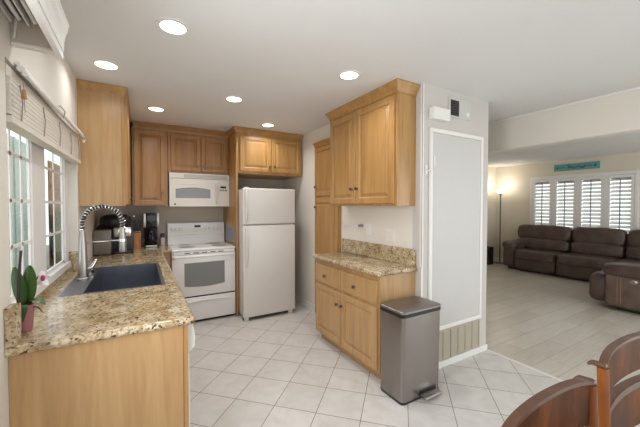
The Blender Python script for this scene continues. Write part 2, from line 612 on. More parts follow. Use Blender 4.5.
# kitchen window (in the recess of the left wall)
wx0, wx1 = -0.514, -0.496
wn = MB()
wn.box(wx0, wx1 + 0.020, wy0 + 0.001, wy1 - 0.001, 0.952, 1.000, 0.004)          # sill rail
wn.box(wx0, wx1, wy0 + 0.001, wy1 - 0.001, 1.93, wz1 - 0.001)
wn.box(wx0, wx1, wy0 + 0.001, wy0 + 0.06, 1.0, 1.93)
wn.box(wx0, wx1 + 0.008, 2.985, wy1 - 0.001, 1.0, 1.93)
wn.box(wx0, wx1 + 0.003, 2.19, 2.45, 1.0, 1.93, 0.004)
win1 = struct('window_1', wn, 'trim')
for a, b in ((wy0 + 0.06, 2.19), (2.45, 2.985)):
    sm = MB()
    sm.box(-0.510, -0.500, a, a + 0.02, 1.0, 1.93).box(-0.510, -0.500, b - 0.02, b, 1.0, 1.93)
    sm.box(-0.510, -0.500, a, b, 1.0, 1.025).box(-0.510, -0.500, a, b, 1.905, 1.93)
    nmul = (1.905, 2.055) if a < 2 else (2.715,)
    for y in nmul:
        sm.box(-0.5065, -0.5020, y - 0.009, y + 0.009, 1.025, 1.905)
    for z in (1.243, 1.455, 1.668):
        sm.box(-0.5065, -0.5020, a + 0.02, b - 0.02, z - 0.008, z + 0.008)
    sm.build('window_sash', 'trim', win1, False)
    MB().box(-0.5055, -0.5035, a + 0.015, b - 0.015, 1.015, 1.915).build('window_pane', 'glass', win1, False)

# living-room window behind the shutters
w2 = MB()
w2.box(XF + 0.03, XF + 0.07, fy0, fy1, fz0, fz0 + 0.05).box(XF + 0.03, XF + 0.07, fy0, fy1, fz1 - 0.05, fz1)
w2.box(XF + 0.03, XF + 0.07, fy0, fy0 + 0.05, fz0, fz1).box(XF + 0.03, XF + 0.07, fy1 - 0.05, fy1, fz0, fz1)
w2.box(XF + 0.03, XF + 0.07, (fy0 + fy1) / 2 - 0.03, (fy0 + fy1) / 2 + 0.03, fz0, fz1)
win2 = struct('window_2', w2, 'trim')
MB().box(XF + 0.048, XF + 0.052, fy0 + 0.03, fy1 - 0.03, fz0 + 0.03, fz1 - 0.03).build('window_pane', 'glass', win2, False)

# outside the kitchen window
struct('ground_outside', MB().box(-9, -0.53, -3, 16, -0.2, -0.1), 'ground')
fen = thing('wooden_fence', 'brown board fence standing outside beyond the kitchen window', 'fence', (-2.0, 12.3, -0.1))
fm = MB()
y = 10.3
while y < 15.0:
    fm.box(-2.02, -1.99, y, y + 0.135, -0.1, 2.6)
    y += 0.145
fm.build('fence_boards', 'fence', fen, False)
for z in (0.4, 1.9):
    MB().box(-1.99, -1.95, 10.3, 15.0, z, z + 0.09).build('fence_rail', 'fence', fen, False)
hd = MB()
for i in range(9):
    hd.pillow((-1.66 - random.random() * 0.04, 9.9 + i * 0.5 + random.random() * 0.1, 0.55 + random.random() * 0.1), (0.42, 0.6, 1.2 + random.random() * 0.3), 0.8, 14, 10, wob=0.12)
tag(hd.build('hedge', 'hedge', loc=(-1.7, 11.5, -0.1)), 'green hedge growing outside at the foot of the board fence', 'hedge')
ho = MB().box(-2.5, -2.3, 3.0, 10.2, -0.1, 2.9)
for k in range(7):
    ho.box(-2.30, -2.27, 3.4 + k * 1.1, 3.5 + k * 1.1, -0.1, 2.9)
struct('wall_outside', ho, 'stucco')

# closet door with its frame
dr = MB()
dr.box(2.1445, 2.8215, YC - 0.012, YC - 0.0005, 0.3825, 2.0555, 0.002)
door1 = struct('door_1', dr, 'trim_grey')
fr = MB()
for a, b, c, d in ((2.114, 2.144, 0.345, 2.092), (2.822, 2.852, 0.345, 2.092), (2.144, 2.822, 2.056, 2.092), (2.144, 2.822, 0.345, 0.382)):
    fr.box(a, b, YC - 0.022, YC - 0.0005, c, d, 0.004)
fr.build('door_frame', 'trim', door1, False)
for z in (1.76, 0.47):
    MB().box(2.160, 2.176, YC - 0.018, YC - 0.011, z, z + 0.10, 0.002).build('hinge', 'trim', door1, False)

# ------------------------------------------------------------------ recessed lights
can = None
spots = [
    (0.175, 1.955, 'nearest and largest lit recessed light, in the ceiling above the sink counter end'),
    (-0.198, 2.717, 'lit recessed light over the sink, nearest the left wall cabinet'),
    (0.158, 3.671, 'lit recessed light in front of the single-door cabinet in the back corner'),
    (0.784, 2.962, 'lit recessed light in the middle of the kitchen ceiling'),
    (1.416, 1.977, 'lit recessed light beside the crown of the right wall cabinet'),
    (1.399, 3.688, 'lit recessed light in front of the cabinet over the refrigerator'),
]
for i, (x, y, lab) in enumerate(spots):
    if can is None:
        can = thing('recessed_light', lab, 'ceiling light', (x, y, H), 'recessed lights in the kitchen ceiling')
        MB().disc_ring((x, y, H), 0.068, 0.088, -0.006, -0.0005).build('trim_ring', 'trim', can)
        MB().lathe((x, y, H), [(0.068, -0.001), (0.066, -0.004), (0.0, -0.005)], 28).build('lens', 'lens', can)
        o = can
    else:
        o = dup(can, (x, y, H), 0, lab)
for o in [o for o in COL.objects if o.name.startswith('recessed_light')]:
    d = bpy.data.lights.new('bulb', 'AREA')
    d.shape = 'DISK'
    d.size = 0.13
    d.energy = CAN_POWER * (0.45 if o.location.x < 0 else 1.0)   # the one by the wall is dimmer
    d.color = CAN_COL
    d.spread = R(150)
    b = bpy.data.objects.new('bulb', d)
    b.location = (0, 0, -0.012)
    COL.objects.link(b)
    b.parent = o

# ------------------------------------------------------------------ wall cabinets
def crown(parent, path, z0, z1, out, mat, right=True):
    return sweep(path, crown_prof(z0, z1, out), right).build('crown_molding', mat, parent, False)


# left wall cabinet
c = thing('wall_cabinet', 'tall wall cabinet hung on the left wall beside the window, seen from its plain side', 'cabinet', (-0.25, 3.9, 1.43), 'maple wall cabinets')
MB().box(XL + 0.001, -0.128, 3.16, 4.30, 1.43, 2.41, 0.002).build('cabinet_body', 'maple_pale', c, False)
MB().box(-0.128, -0.109, 3.157, 4.30, 1.43, 2.41, 0.001).build('face_frame', 'maple', c, False)
for a, b, ky in ((3.175, 3.70, 3.66), (3.71, 4.27, 3.75)):
    dd = panel_door(c, '+x', -0.109, a, b, 1.445, 2.36)
    knob(dd, '+x', -0.090, ky, 1.50)
crown(c, [(XL + 0.001, 3.16), (-0.109, 3.16), (-0.109, 4.26)], 2.375, H - 0.002, 0.030, 'maple')

# back corner cabinet, single door
c = thing('wall_cabinet', 'single-door wall cabinet in the back corner left of the microwave', 'cabinet', (0.1, 4.5, 1.43), 'maple wall cabinets')
MB().box(-0.077, 0.308, 4.355, YB - 0.001, 1.43, 2.385, 0.002).build('cabinet_body', 'maple_dark', c, False)
dd = panel_door(c, '-y', 4.355, -0.058, 0.282, 1.445, 2.365, 'maple_dark')
knob(dd, '-y', 4.336, 0.252, 1.598)
crown(c, [(-0.06, 4.355), (0.309, 4.355)], 2.378, H - 0.002, 0.06, 'maple_dark')

# cabinet above the microwave
c = thing('wall_cabinet', 'short two-door wall cabinet directly above the white microwave', 'cabinet', (0.69, 4.5, 1.86), 'maple wall cabinets')
MB().box(0.311, 1.068, 4.355, YB - 0.001, 1.862, 2.385, 0.002).build('cabinet_body', 'maple_dark', c, False)
for a, b, k in ((0.345, 0.702, 0.675), (0.712, 1.045, 0.744)):
    dd = panel_door(c, '-y', 4.355, a, b, 1.885, 2.352, 'maple_dark', rail=0.05)
    knob(dd, '-y', 4.336, k, 1.955)
crown(c, [(0.311, 4.355), (1.068, 4.355)], 2.378, H - 0.002, 0.06, 'maple_dark')

# refrigerator surround: side panel and deep cabinet above
pn = MB().box(1.070, 1.094, 3.975, YB - 0.001, 0.0, 2.385, 0.001)
tag(pn.build('refrigerator_side_panel', 'maple', loc=(1.08, 4.3, 0)), 'tall narrow maple panel standing between the range and the refrigerator', 'panel')
c = thing('wall_cabinet', 'deep two-door cabinet above the white refrigerator', 'cabinet', (1.56, 4.3, 1.86), 'maple wall cabinets')
MB().box(1.096, XR - 0.014, 3.975, YB - 0.001, 1.857, 2.41, 0.002).build('cabinet_body', 'maple', c, False)
for a, b, k in ((1.120, 1.545, 1.517), (1.555, 1.985, 1.589)):
    dd = panel_door(c, '-y', 3.975, a, b, 1.888, 2.345, 'maple', rail=0.05)
    knob(dd, '-y', 3.956, k, 1.96)
crown(c, [(1.070, 4.29), (1.070, 3.975), (XR - 0.014, 3.975)], 2.386, H - 0.002, 0.035, 'maple', True)

# right wall cabinet
c = thing('wall_cabinet', 'large two-door wall cabinet with crown on the right wall above the small counter', 'cabinet', (1.93, 2.37, 1.432), 'maple wall cabinets')
MB().box(1.838, XR - 0.004, 1.867, 2.888, 1.432, 2.37, 0.002).build('cabinet_body', 'maple', c, False)
MB().box(1.819, 1.838, 1.867, 2.888, 1.432, 2.37, 0.001).build('face_frame', 'maple', c, False)
for a, b, k in ((1.888, 2.408, 2.372), (2.416, 2.868, 2.458)):
    dd = panel_door(c, '-x', 1.819, a, b, 1.452, 2.345, 'maple', rail=0.06)
    knob(dd, '-x', 1.800, k, 1.597)
crown(c, [(XR - 0.004, 2.888), (1.819, 2.888), (1.819, 1.867), (XR - 0.004, 1.867)], 2.358, H - 0.002, 0.042, 'maple')

# pantry built into the right wall
c = thing('pantry_cabinet', 'tall pantry cabinet built into the right wall between the refrigerator and the right counter', 'cabinet', (2.2, 3.3, 0))
MB().box(2.016, 2.50, 2.996, 3.594, 0.0, 2.20, 0.002).build('cabinet_body', 'maple', c, False)
for a, b, kz in ((1.56, 2.185, 1.68), (0.10, 1.525, 1.42)):
    dd = panel_door(c, '-x', 2.016, 3.02, 3.565, a, b, 'maple', rail=0.055)
    knob(dd, '-x', 1.997, 3.525, kz)
crown(c, [(2.016, 3.594), (2.016, 2.996)], 2.2, 2.258, 0.03, 'maple')

# ------------------------------------------------------------------ right base cabinet, counter
c = thing('base_cabinet', 'pale maple base cabinet with two drawers over two doors beside the steel bin', 'cabinet', (1.83, 2.37, 0))
MB().box(1.66, XR - 0.004, 1.864, 2.893, 0.085, 0.8755, 0.001).box(1.70, XR - 0.02, 1.88, 2.88, 0.0, 0.085).build('cabinet_body', 'maple_pale', c, False)
MB().box(1.641, 1.66, 1.864, 2.893, 0.085, 0.8755, 0.001).build('face_frame', 'maple_pale', c, False)
for a, b, k in ((1.885, 2.400, 2.177), (2.408, 2.875, 2.675)):
    f_ = panel_door(c, '-x', 1.641, a, b, 0.640, 0.825, 'maple_pale', 'drawer', raised=False)
    knob(f_, '-x', 1.622, k, 0.722)
for a, b, k in ((1.885, 2.400, 2.372), (2.408, 2.875, 2.446)):
    f_ = panel_door(c, '-x', 1.641, a, b, 0.105, 0.612, 'maple_pale', 'door', rail=0.055)
    knob(f_, '-x', 1.622, k, 0.495)
c = thing('countertop', 'speckled brown granite countertop with low backsplash on the right base cabinet', 'countertop', (1.83, 2.37, 0.876))
MB().box(1.594, XR - 0.003, 1.833, 2.920, 0.876, 0.914, 0.012, 3).build('slab', 'granite', c)
MB().box(XR - 0.024, XR - 0.003, 1.852, 2.943, 0.9142, 1.059, 0.003).build('backsplash', 'granite', c)

# outlets and rail over the right counter
def plate(name, label, y, z, toggles):
    t = thing(name, label, 'switch' if toggles else 'outlet', (XR, y, z))
    w = 0.06 if toggles else 0.036
    MB().box(XR - 0.006, XR - 0.0005, y - w, y + w, z - 0.058, z + 0.058, 0.002).build('cover_plate', 'trim', t, False)
    if toggles:
        for dy in (-0.024, 0.024):
            MB().box(XR - 0.011, XR - 0.006, y + dy - 0.016, y + dy + 0.016, z - 0.033, z + 0.033, 0.002).build('rocker', 'cream_app', t, False)
    else:
        for dz in (-0.02, 0.02):
            MB().box(XR - 0.009, XR - 0.006, y - 0.016, y + 0.016, z + dz - 0.015, z + dz + 0.015, 0.002).build('socket', 'cream_app', t, False)
    return t


plate('wall_outlet', 'white outlet plate on the wall over the right counter, next to the paper towel bar', 2.486, 1.19, False)
plate('light_switch', 'white double switch plate over the right backsplash, nearest the wall corner', 2.165, 1.155, True)
t = thing('towel_bar', 'thin pale bar with dark end fixed under the right wall cabinet', 'towel bar', (XR, 2.75, 1.22))
MB().tube([(XR - 0.045, 2.90, 1.215), (XR - 0.045, 2.60, 1.225)], 0.006, 10).build('bar', 'trim', t)
MB().box(XR - 0.055, XR - 0.0005, 2.575, 2.602, 1.212, 1.238, 0.003).build('end_bracket', 'mid_grey', t, False)
MB().box(XR - 0.055, XR - 0.0005, 2.90, 2.912, 1.205, 1.228, 0.003).build('end_bracket', 'trim', t, False)

# ------------------------------------------------------------------ left counter run
c = thing('base_cabinet', 'long left base cabinet under the sink counter with wide wooden end panel facing the camera', 'cabinet', (-0.1, 2.8, 0))
MB().box(XL + 0.001, 0.168, 1.560, 1.580, 0.0, 0.8755, 0.001).build('end_panel', 'maple_pale', c, False)
MB().box(0.169, 0.188, 1.556, 1.582, 0.0, 0.8755, 0.002).build('end_stile', 'maple', c, False)
MB().box(0.168, 0.187, 2.21, 4.05, 0.09, 0.8755, 0.001).box(0.12, 0.135, 2.21, 4.05, 0.0, 0.09).box(XL + 0.001, 0.168, 2.21, 2.225, 0.09, 0.64).build('face_frame', 'maple', c, False)
for a, b in ((2.24, 2.68), (2.69, 3.13), (3.15, 3.55), (3.56, 4.0)):
    dd = panel_door(c, '+x', 0.187, a, b, 0.11, 0.66, 'maple')
    knob(dd, '+x', 0.206, b - 0.035, 0.60)
MB().box(0.188, 0.309, 4.045, 4.065, 0.0, 0.8755, 0.001).build('corner_filler', 'maple_dark', c, False)
d = thing('dishwasher', 'white dishwasher beside the wooden end panel of the sink counter, seen edge-on', 'dishwasher', (0, 1.9, 0))
MB().box(-0.36, 0.172, 1.592, 2.200, 0.02, 0.868, 0.004).build('tub', 'mid_grey', d, False)
MB().box(0.173, 0.200, 1.590, 2.200, 0.10, 0.725, 0.006).build('door', 'cream_app', d)
MB().prism([(0.173, 0.728), (0.205, 0.728), (0.222, 0.75), (0.224, 0.80), (0.214, 0.868), (0.173, 0.868)], 'y', 1.590, 2.200).build('control_panel', 'cream_app', d)

c = thing('countertop', 'long speckled beige granite counter around the sink, along the window wall', 'countertop', (-0.1, 2.6, 0.876))
sy0, sy1, sx0, sx1 = 2.25, 3.17, -0.41, 0.141
m_ = MB()
xs, ys = [XL + 0.001, sx0, sx1, 0.200], [1.545, sy0, sy1, YB - 0.001]
for i in range(3):
    for j in range(3):
        if (i, j) != (1, 1):
            m_.box(xs[i], xs[i + 1], ys[j], ys[j + 1], 0.876, 0.914)
m_.box(-0.497, XL + 0.001, 1.604, 3.110, 0.876, 0.914)
m_.box(0.200, 0.3125, 4.04, YB - 0.001, 0.876, 0.914)
m_.tube([(XL + 0.001, 1.545, 0.895), (0.200, 1.545, 0.895)], 0.019, 16)
m_.tube([(0.200, 1.545, 0.895), (0.200, 4.04, 0.895)], 0.019, 16)
m_.tube([(0.200, 4.04, 0.895), (0.3125, 4.04, 0.895)], 0.019, 16)
m_.pillow((0.200, 1.545, 0.895), (0.038, 0.038, 0.038), 1.0, 16, 10)
m_.build('slab', 'granite', c)
MB().box(XL + 0.001, XL + 0.03, 1.528, 1.601, 0.9142, 1.058, 0.002).build('backsplash', 'granite', c, False)
MB().box(-0.486, -0.4295, 3.085, 3.111, 0.9142, 1.07, 0.002).build('backsplash', 'granite', c, False)
MB().box(-0.497, -0.486, 1.604, 3.084, 0.9142, 0.951).build('backsplash', 'granite', c, False)

# sink
s = thing('kitchen_sink', 'wide dark steel sink with faucet deck set into the granite counter', 'sink', (-0.13, 2.71, 0.70))
bx0, bx1, by0, by1, bz = -0.295, 0.118, 2.272, 3.148, 0.70
rim = MB()
rim.box(sx0 + 0.001, bx0, sy0 + 0.001, sy1 - 0.001, 0.9, 0.9155)
rim.box(bx1, sx1 - 0.001, sy0 + 0.001, sy1 - 0.001, 0.9, 0.9155)
rim.box(bx0, bx1, sy0 + 0.001, by0, 0.9, 0.9155)
rim.box(bx0, bx1, by1, sy1 - 0.001, 0.9, 0.9155)
rim.build('rim', 'sink', s, False)
bs = MB()
bs.box(bx0 - 0.004, bx0, by0, by1, bz, 0.9).box(bx1, bx1 + 0.004, by0, by1, bz, 0.9)
bs.box(bx0, bx1, by0 - 0.004, by0, bz, 0.9).box(bx0, bx1, by1, by1 + 0.004, bz, 0.9)
bs.box(bx0, bx1, by0, by1, bz - 0.004, bz)
bs.build('basin', 'sink', s, False)
MB().lathe((-0.09, 2.71, bz), [(0.045, 0.001), (0.045, 0.004), (0.03, 0.003), (0.0, 0.002)], 20).build('drain', 'chrome', s)

# faucet
fx, fy, fz = -0.352, 2.715, 0.9158
f = thing('kitchen_faucet', 'tall chrome spring faucet with pull-down sprayer behind the sink', 'faucet', (fx, fy, fz))
MB().lathe((fx, fy, fz), [(0.038, 0), (0.038, 0.006), (0.032, 0.012), (0.029, 0.10), (0.024, 0.24), (0.019, 0.30), (0.016, 0.345), (0.0, 0.345)], 22).build('column', 'steel', f)
arc = [(fx, fy, fz + 0.34)]
r_ = 0.119
zc = 1.30
for i in range(25):
    a = PI - PI * i / 24
    arc.append((fx + r_ + r_ * math.cos(a), fy - 0.0 * i, zc + r_ * math.sin(a) * 1.08))
arc.append((fx + 2 * r_, fy, 1.245))
MB().tube(arc, 0.0118, 10).build('hose', 'black', f)


def helix(path, rad, pitch, wire, n=9):
    P = [Vector(p) for p in path]
    L = [0]
    for a, b in zip(P, P[1:]):
        L.append(L[-1] + (b - a).length)
    tot = L[-1]
    steps = int(tot / pitch * n)
    out = []
    for s_ in range(steps + 1):
        d = tot * s_ / steps
        k = 0
        while k < len(L) - 2 and L[k + 1] < d:
            k += 1
        tt = (d - L[k]) / (L[k + 1] - L[k])
        c_ = P[k].lerp(P[k + 1], tt)
        tg = (P[k + 1] - P[k]).normalized()
        nrm = Vector((0, 1, 0))
        bn = tg.cross(nrm)
        an = 2 * PI * d / pitch
        out.append(c_ + (nrm * math.cos(an) + bn * math.sin(an)) * rad)
    return MB().tube(out, wire, 5)


helix(arc, 0.0155, 0.0205, 0.0042).build('spring', 'chrome', f)
hx = fx + 2 * r_
MB().lathe((hx, fy, 1.090), [(0.0, 0), (0.022, 0.0), (0.024, 0.012), (0.022, 0.09), (0.019, 0.16), (0.017, 0.185), (0.0, 0.185)], 20).build('spray_head', 'steel', f)
MB().tube([(fx, fy, 1.172), (hx - 0.01, fy, 1.178)], 0.006, 10).lathe((hx, fy, 1.168), [(0.024, 0), (0.024, 0.02)], 18).build('support_arm', 'chrome', f)
MB().tube([(fx + 0.02, fy, 0.985), (fx + 0.05, fy + 0.01, 0.995), (fx + 0.075, fy + 0.03, 1.045)], [0.013, 0.012, 0.009], 12).build('lever_handle', 'chrome', f)
g = thing('soap_dispenser', 'small chrome cylinder on the sink deck right beside the faucet base', 'dispenser', (-0.318, 2.82, fz))
MB().lathe((-0.318, 2.82, fz), [(0.022, 0), (0.022, 0.012), (0.016, 0.016), (0.016, 0.040)], 18).build('body', 'chrome', g)
MB().lathe((-0.318, 2.82, fz + 0.041), [(0.019, 0), (0.019, 0.028), (0.014, 0.034), (0.0, 0.035)], 18).build('cap', 'steel', g)

# ------------------------------------------------------------------ small appliances on the back of the left counter
e = thing('espresso_machine', 'grey and chrome espresso machine with black top in the corner behind the faucet', 'coffee machine', (-0.25, 4.15, 0.914))
MB().box(-0.424, -0.270, 3.93, 4.10, 0.922, 1.180, 0.012).build('water_tank', 'tank_grey', e)
MB().box(-0.420, -0.275, 3.935, 4.30, 0.9145, 0.9218, 0.002).build('foot_plate', 'black', e)
MB().box(-0.405, -0.070, 4.105, 4.36, 0.9225, 1.20, 0.02).build('body', 'dark_grey', e)
MB().box(-0.262, -0.066, 3.97, 4.104, 0.9145, 0.945, 0.008).build('drip_tray', 'black', e)
MB().box(-0.255, -0.085, 4.00, 4.104, 1.09, 1.205, 0.02).build('brew_head', 'chrome', e)
MB().tube([(-0.17, 4.05, 1.08), (-0.17, 3.95, 1.065), (-0.17, 3.90, 1.06)], [0.014, 0.012, 0.013], 10).build('portafilter_handle', 'black', e)
MB().pillow((-0.235, 4.17, 1.255), (0.30, 0.28, 0.17), 0.65, wob=0.03).build('top_cover', 'black', e)
MB().tube([(-0.40, 4.1, 1.19), (-0.36, 4.05, 1.235), (-0.27, 4.03, 1.25)], 0.014, 10).build('top_handle', 'black', e)
MB().lathe((-0.17, 4.04, 0.946), [(0.03, 0), (0.034, 0.05), (0.036, 0.07), (0.03, 0.071)], 16).build('cup', 'steel', e)

kb = thing('knife_block', 'small wooden knife block on the back counter between espresso machine and coffee maker', 'knife block', (-0.04, 4.50, 0.914))
MB().prism([(4.43, 0.9145), (4.54, 0.9145), (4.58, 1.135), (4.43, 1.10)], 'x', -0.075, 0.005).build('block', 'block', kb, False)
MB().box(-0.073, 0.003, 4.405, 4.4295, 0.9145, 1.04, 0.003).build('steak_knife_rack', 'block', kb, False)
kn = None
kpos = [(-0.063, 4.445, 0.150), (-0.043, 4.46, 0.185), (-0.022, 4.445, 0.150), (-0.004, 4.46, 0.165)]
klabs = ['black-handled knife leftmost in the wooden knife block', 'black-handled knife second from the left in the wooden knife block', 'black-handled knife third from the left in the wooden knife block', 'black-handled knife rightmost in the wooden knife block']
for (x, y, hgt), lab in zip(kpos, klabs):
    z0 = 1.10 + (y - 4.43) * 0.233 + 0.004
    if kn is None:
        kn = thing('kitchen_knife', lab, 'knife', (x, y, z0), 'knives in the knife block')
        MB().box(x - 0.007, x + 0.007, y - 0.010, y + 0.010, z0 + 0.012, z0 + hgt, 0.004).build('handle', 'black', kn)
        MB().box(x - 0.006, x + 0.006, y - 0.008, y + 0.008, z0, z0 + 0.0119, 0.001).build('bolster', 'steel', kn, False)
    else:
        o = dup(kn, (x, y, z0), 0, lab)
sp = thing('sharpening_steel', 'metal-tipped tool standing tallest at the left of the knife block', 'utensil', (-0.066, 4.52, 1.124), None)
MB().tube([(-0.066, 4.52, 1.124), (-0.068, 4.52, 1.29)], 0.005, 8).build('rod', 'steel', sp)
MB().pillow((-0.068, 4.52, 1.305), (0.024, 0.012, 0.035), 0.9, 12, 8).build('tip', 'chrome', sp)

cm = thing('coffee_maker', 'black and silver drip coffee maker on the back counter left of the range', 'coffee maker', (0.12, 4.5, 0.914))
MB().box(0.035, 0.205, 4.40, 4.66, 0.9145, 0.945, 0.015).build('base', 'black', cm)
MB().box(0.045, 0.195, 4.54, 4.66, 0.946, 1.16, 0.01).build('water_column', 'black', cm)
MB().box(0.033, 0.207, 4.40, 4.66, 1.16, 1.345, 0.02).build('brew_housing', 'gloss_black', cm)
for x0 in (0.030, 0.178):
    MB().box(x0, x0 + 0.032, 4.394, 4.42, 1.165, 1.340, 0.005).build('side_trim', 'steel', cm)
MB().box(0.075, 0.165, 4.393, 4.401, 1.25, 1.31, 0.003).build('display', 'dark_grey', cm, False)
MB().lathe((0.12, 4.47, 0.9455), [(0.06, 0.0), (0.075, 0.02), (0.078, 0.09), (0.06, 0.15), (0.055, 0.18), (0.06, 0.19), (0.0, 0.19)], 22).build('carafe', 'gloss_black', cm)
MB().tube([(0.12, 4.395, 1.09), (0.12, 4.36, 1.07), (0.12, 4.36, 1.0), (0.12, 4.395, 0.985)], 0.008, 8).build('carafe_handle', 'black', cm)
MB().box(0.055, 0.185, 4.393, 4.401, 0.918, 0.94, 0.003).build('base_trim', 'steel', cm, False)
b = thing('bottle', 'small bottle with dark cap and pale label between coffee maker and range', 'bottle', (0.255, 4.60, 0.914))
MB().lathe((0.255, 4.60, 0.9145), [(0.030, 0), (0.031, 0.005), (0.031, 0.075), (0.026, 0.095), (0.02, 0.1), (0.0, 0.1)], 18).build('body', 'label_pink', b)
MB().lathe((0.255, 4.60, 1.015), [(0.026, 0), (0.027, 0.05), (0.022, 0.056), (0.0, 0.056)], 18).build('cap', 'dark_grey', b)

# ------------------------------------------------------------------ range
r = thing('kitchen_range', 'white electric range with smooth cooktop between the corner counter and the tall panel', 'range', (0.69, 4.3, 0))
x0, x1 = 0.317, 1.061
MB().box(x0, x1, 4.02, 4.655, 0.03, 0.885).build('body', 'white_app', r, False)
MB().box(x0 - 0.001, x1 + 0.001, 3.985, 4.600, 0.886, 0.915, 0.010, 3).build('cooktop', 'white_app', r)
MB().box(x0 + 0.04, x1 - 0.04, 4.05, 4.56, 0.9152, 0.917).build('cooking_glass', 'white_app', r, False)
for ex, ey, er in ((0.50, 4.18, 0.10), (0.88, 4.18, 0.085), (0.50, 4.44, 0.075), (0.88, 4.44, 0.10)):
    MB().disc_ring((ex, ey, 0.9172), er - 0.004, er, 0, 0.0005).build('burner_ring', 'mid_grey', r, False)
MB().prism([(4.600, 0.886), (4.655, 0.886), (4.655, 1.205), (4.625, 1.205), (4.612, 1.195), (4.600, 1.045), (4.590, 1.035), (4.590, 0.916)], 'x', x0, x1).build('backguard', 'white_app', r, False)
MB().prism([(4.6095, 1.065), (4.6005, 1.065), (4.6125, 1.185), (4.6195, 1.185)], 'x', x0 + 0.02, x1 - 0.02).build('control_panel', 'cream_app', r, False)
MB().prism([(4.6045, 1.135), (4.6000, 1.135), (4.6035, 1.165), (4.610, 1.165)], 'x', 0.655, 0.735).build('clock_display', 'black', r, False)
for kx in (0.375, 0.425, 0.475, 0.80, 0.86, 0.92, 0.98):
    MB().lathe((kx, 4.605, 1.115), [(0.021, 0.0), (0.020, -0.016), (0.014, -0.020), (0.0, -0.020)], 16, 'y').build('knob', 'white_app', r)
MB().box(x0 + 0.002, x1 - 0.002, 3.995, 4.02, 0.335, 0.845, 0.006).build('oven_door', 'white_app', r)
ow = [(0.451 + 0.472 * t / 12, 0.462 - 0.018 * math.sin(PI * t / 12)) for t in range(13)] + [(0.923, 0.742), (0.451, 0.742)]
MB().prism(ow, 'y', 3.990, 3.996).build('oven_window', 'grey_glass', r, False)
MB().box(x0 + 0.02, x1 - 0.02, 3.993, 4.0195, 0.850, 0.884).build('vent_panel', 'white_app', r, False)
for i in range(5):
    a = 0.455 + i * 0.098
    MB().box(a, a + 0.062, 3.9905, 3.9935, 0.858, 0.868).build('vent_slot', 'dark_grey', r, False)
hp = [(0.335, 3.994, 0.815), (0.345, 3.955, 0.822)] + [(0.36 + 0.658 * t / 8, 3.950 - 0.006 * math.sin(PI * t / 8), 0.825) for t in range(9)] + [(1.033, 3.955, 0.822), (1.043, 3.994, 0.815)]
MB().tube(hp, 0.015, 12).build('handle', 'white_app', r)
MB().box(x0 + 0.002, x1 - 0.002, 3.995, 4.02, 0.035, 0.318, 0.006).build('storage_drawer', 'white_app', r)
hp = [(0.45 + 0.53 * t / 10, 3.9925 - 0.012 * math.sin(PI * t / 10), 0.262 + 0.014 * math.sin(PI * t / 10)) for t in range(11)]
MB().tube(hp, [0.006] + [0.012] * 9 + [0.006], 10).build('drawer_pull', 'white_app', r)
MB().box(x0 + 0.01, x1 - 0.01, 4.005, 4.03, 0.318, 0.335).build('seam', 'black', r, False)
MB().box(x0 + 0.02, x1 - 0.02, 4.04, 4.60, 0.0, 0.03).build('plinth', 'black', r, False)
tag(MB().box(1.0655, 1.0695, 4.06, 4.52, 0.95, 1.15).build('splash_sheet', 'bluegrey', loc=(1.067, 4.3, 0.95)), 'blue-grey splash sheet on the tall panel at the right of the cooktop', 'splash guard')

# microwave
mw = thing('microwave', 'white over-the-range microwave under the short cabinet', 'microwave', (0.695, 4.5, 1.43))
x0, x1 = 0.322, 1.067
MB().box(x0, x1, 4.335, YB - 0.002, 1.435, 1.859, 0.004).build('body', 'cream_app', mw, False)
fr_ = [(x0 + (x1 - x0) * t / 16, 4.310 - 0.018 * math.sin(PI * t / 16)) for t in range(17)]
MB().prism(fr_ + [(x1, 4.334), (x0, 4.334)], 'z', 1.428, 1.784).build('door', 'cream_app', mw, True)
MB().prism([(a, b + 0.004) for a, b in fr_] + [(x1, 4.334), (x0, 4.334)], 'z', 1.790, 1.848).build('vent_grille', 'cream_app', mw, True)
def mwy(x):
    return 4.310 - 0.018 * math.sin(PI * (x - x0) / (x1 - x0))
for k in range(5):
    pts = [(0.49 + 0.55 * t / 10, mwy(0.49 + 0.55 * t / 10) + 0.0035, 1.800 + k * 0.009) for t in range(11)]
    MB().tube(pts, 0.0016, 4).build('vent_louver', 'mid_grey', mw, False)


def mw_panel(a, b, zlo, zhi, arch, mat, name, d0=0.003):
    n = 12
    xs_ = [a + (b - a) * t / n for t in range(n + 1)]
    lo = [(x, zlo) for x in xs_]
    hi = [(x, zhi + arch * math.sin(PI * t / n)) for t, x in enumerate(xs_)]
    front = [(x, mwy(x) - d0, z) for x, z in lo] + [(x, mwy(x) - d0, z) for x, z in hi[::-1]]
    back = [(x, mwy(x) + 0.003, z) for x, z in lo] + [(x, mwy(x) + 0.003, z) for x, z in hi[::-1]]
    return MB().loops([back, front]).build(name, mat, mw, False)


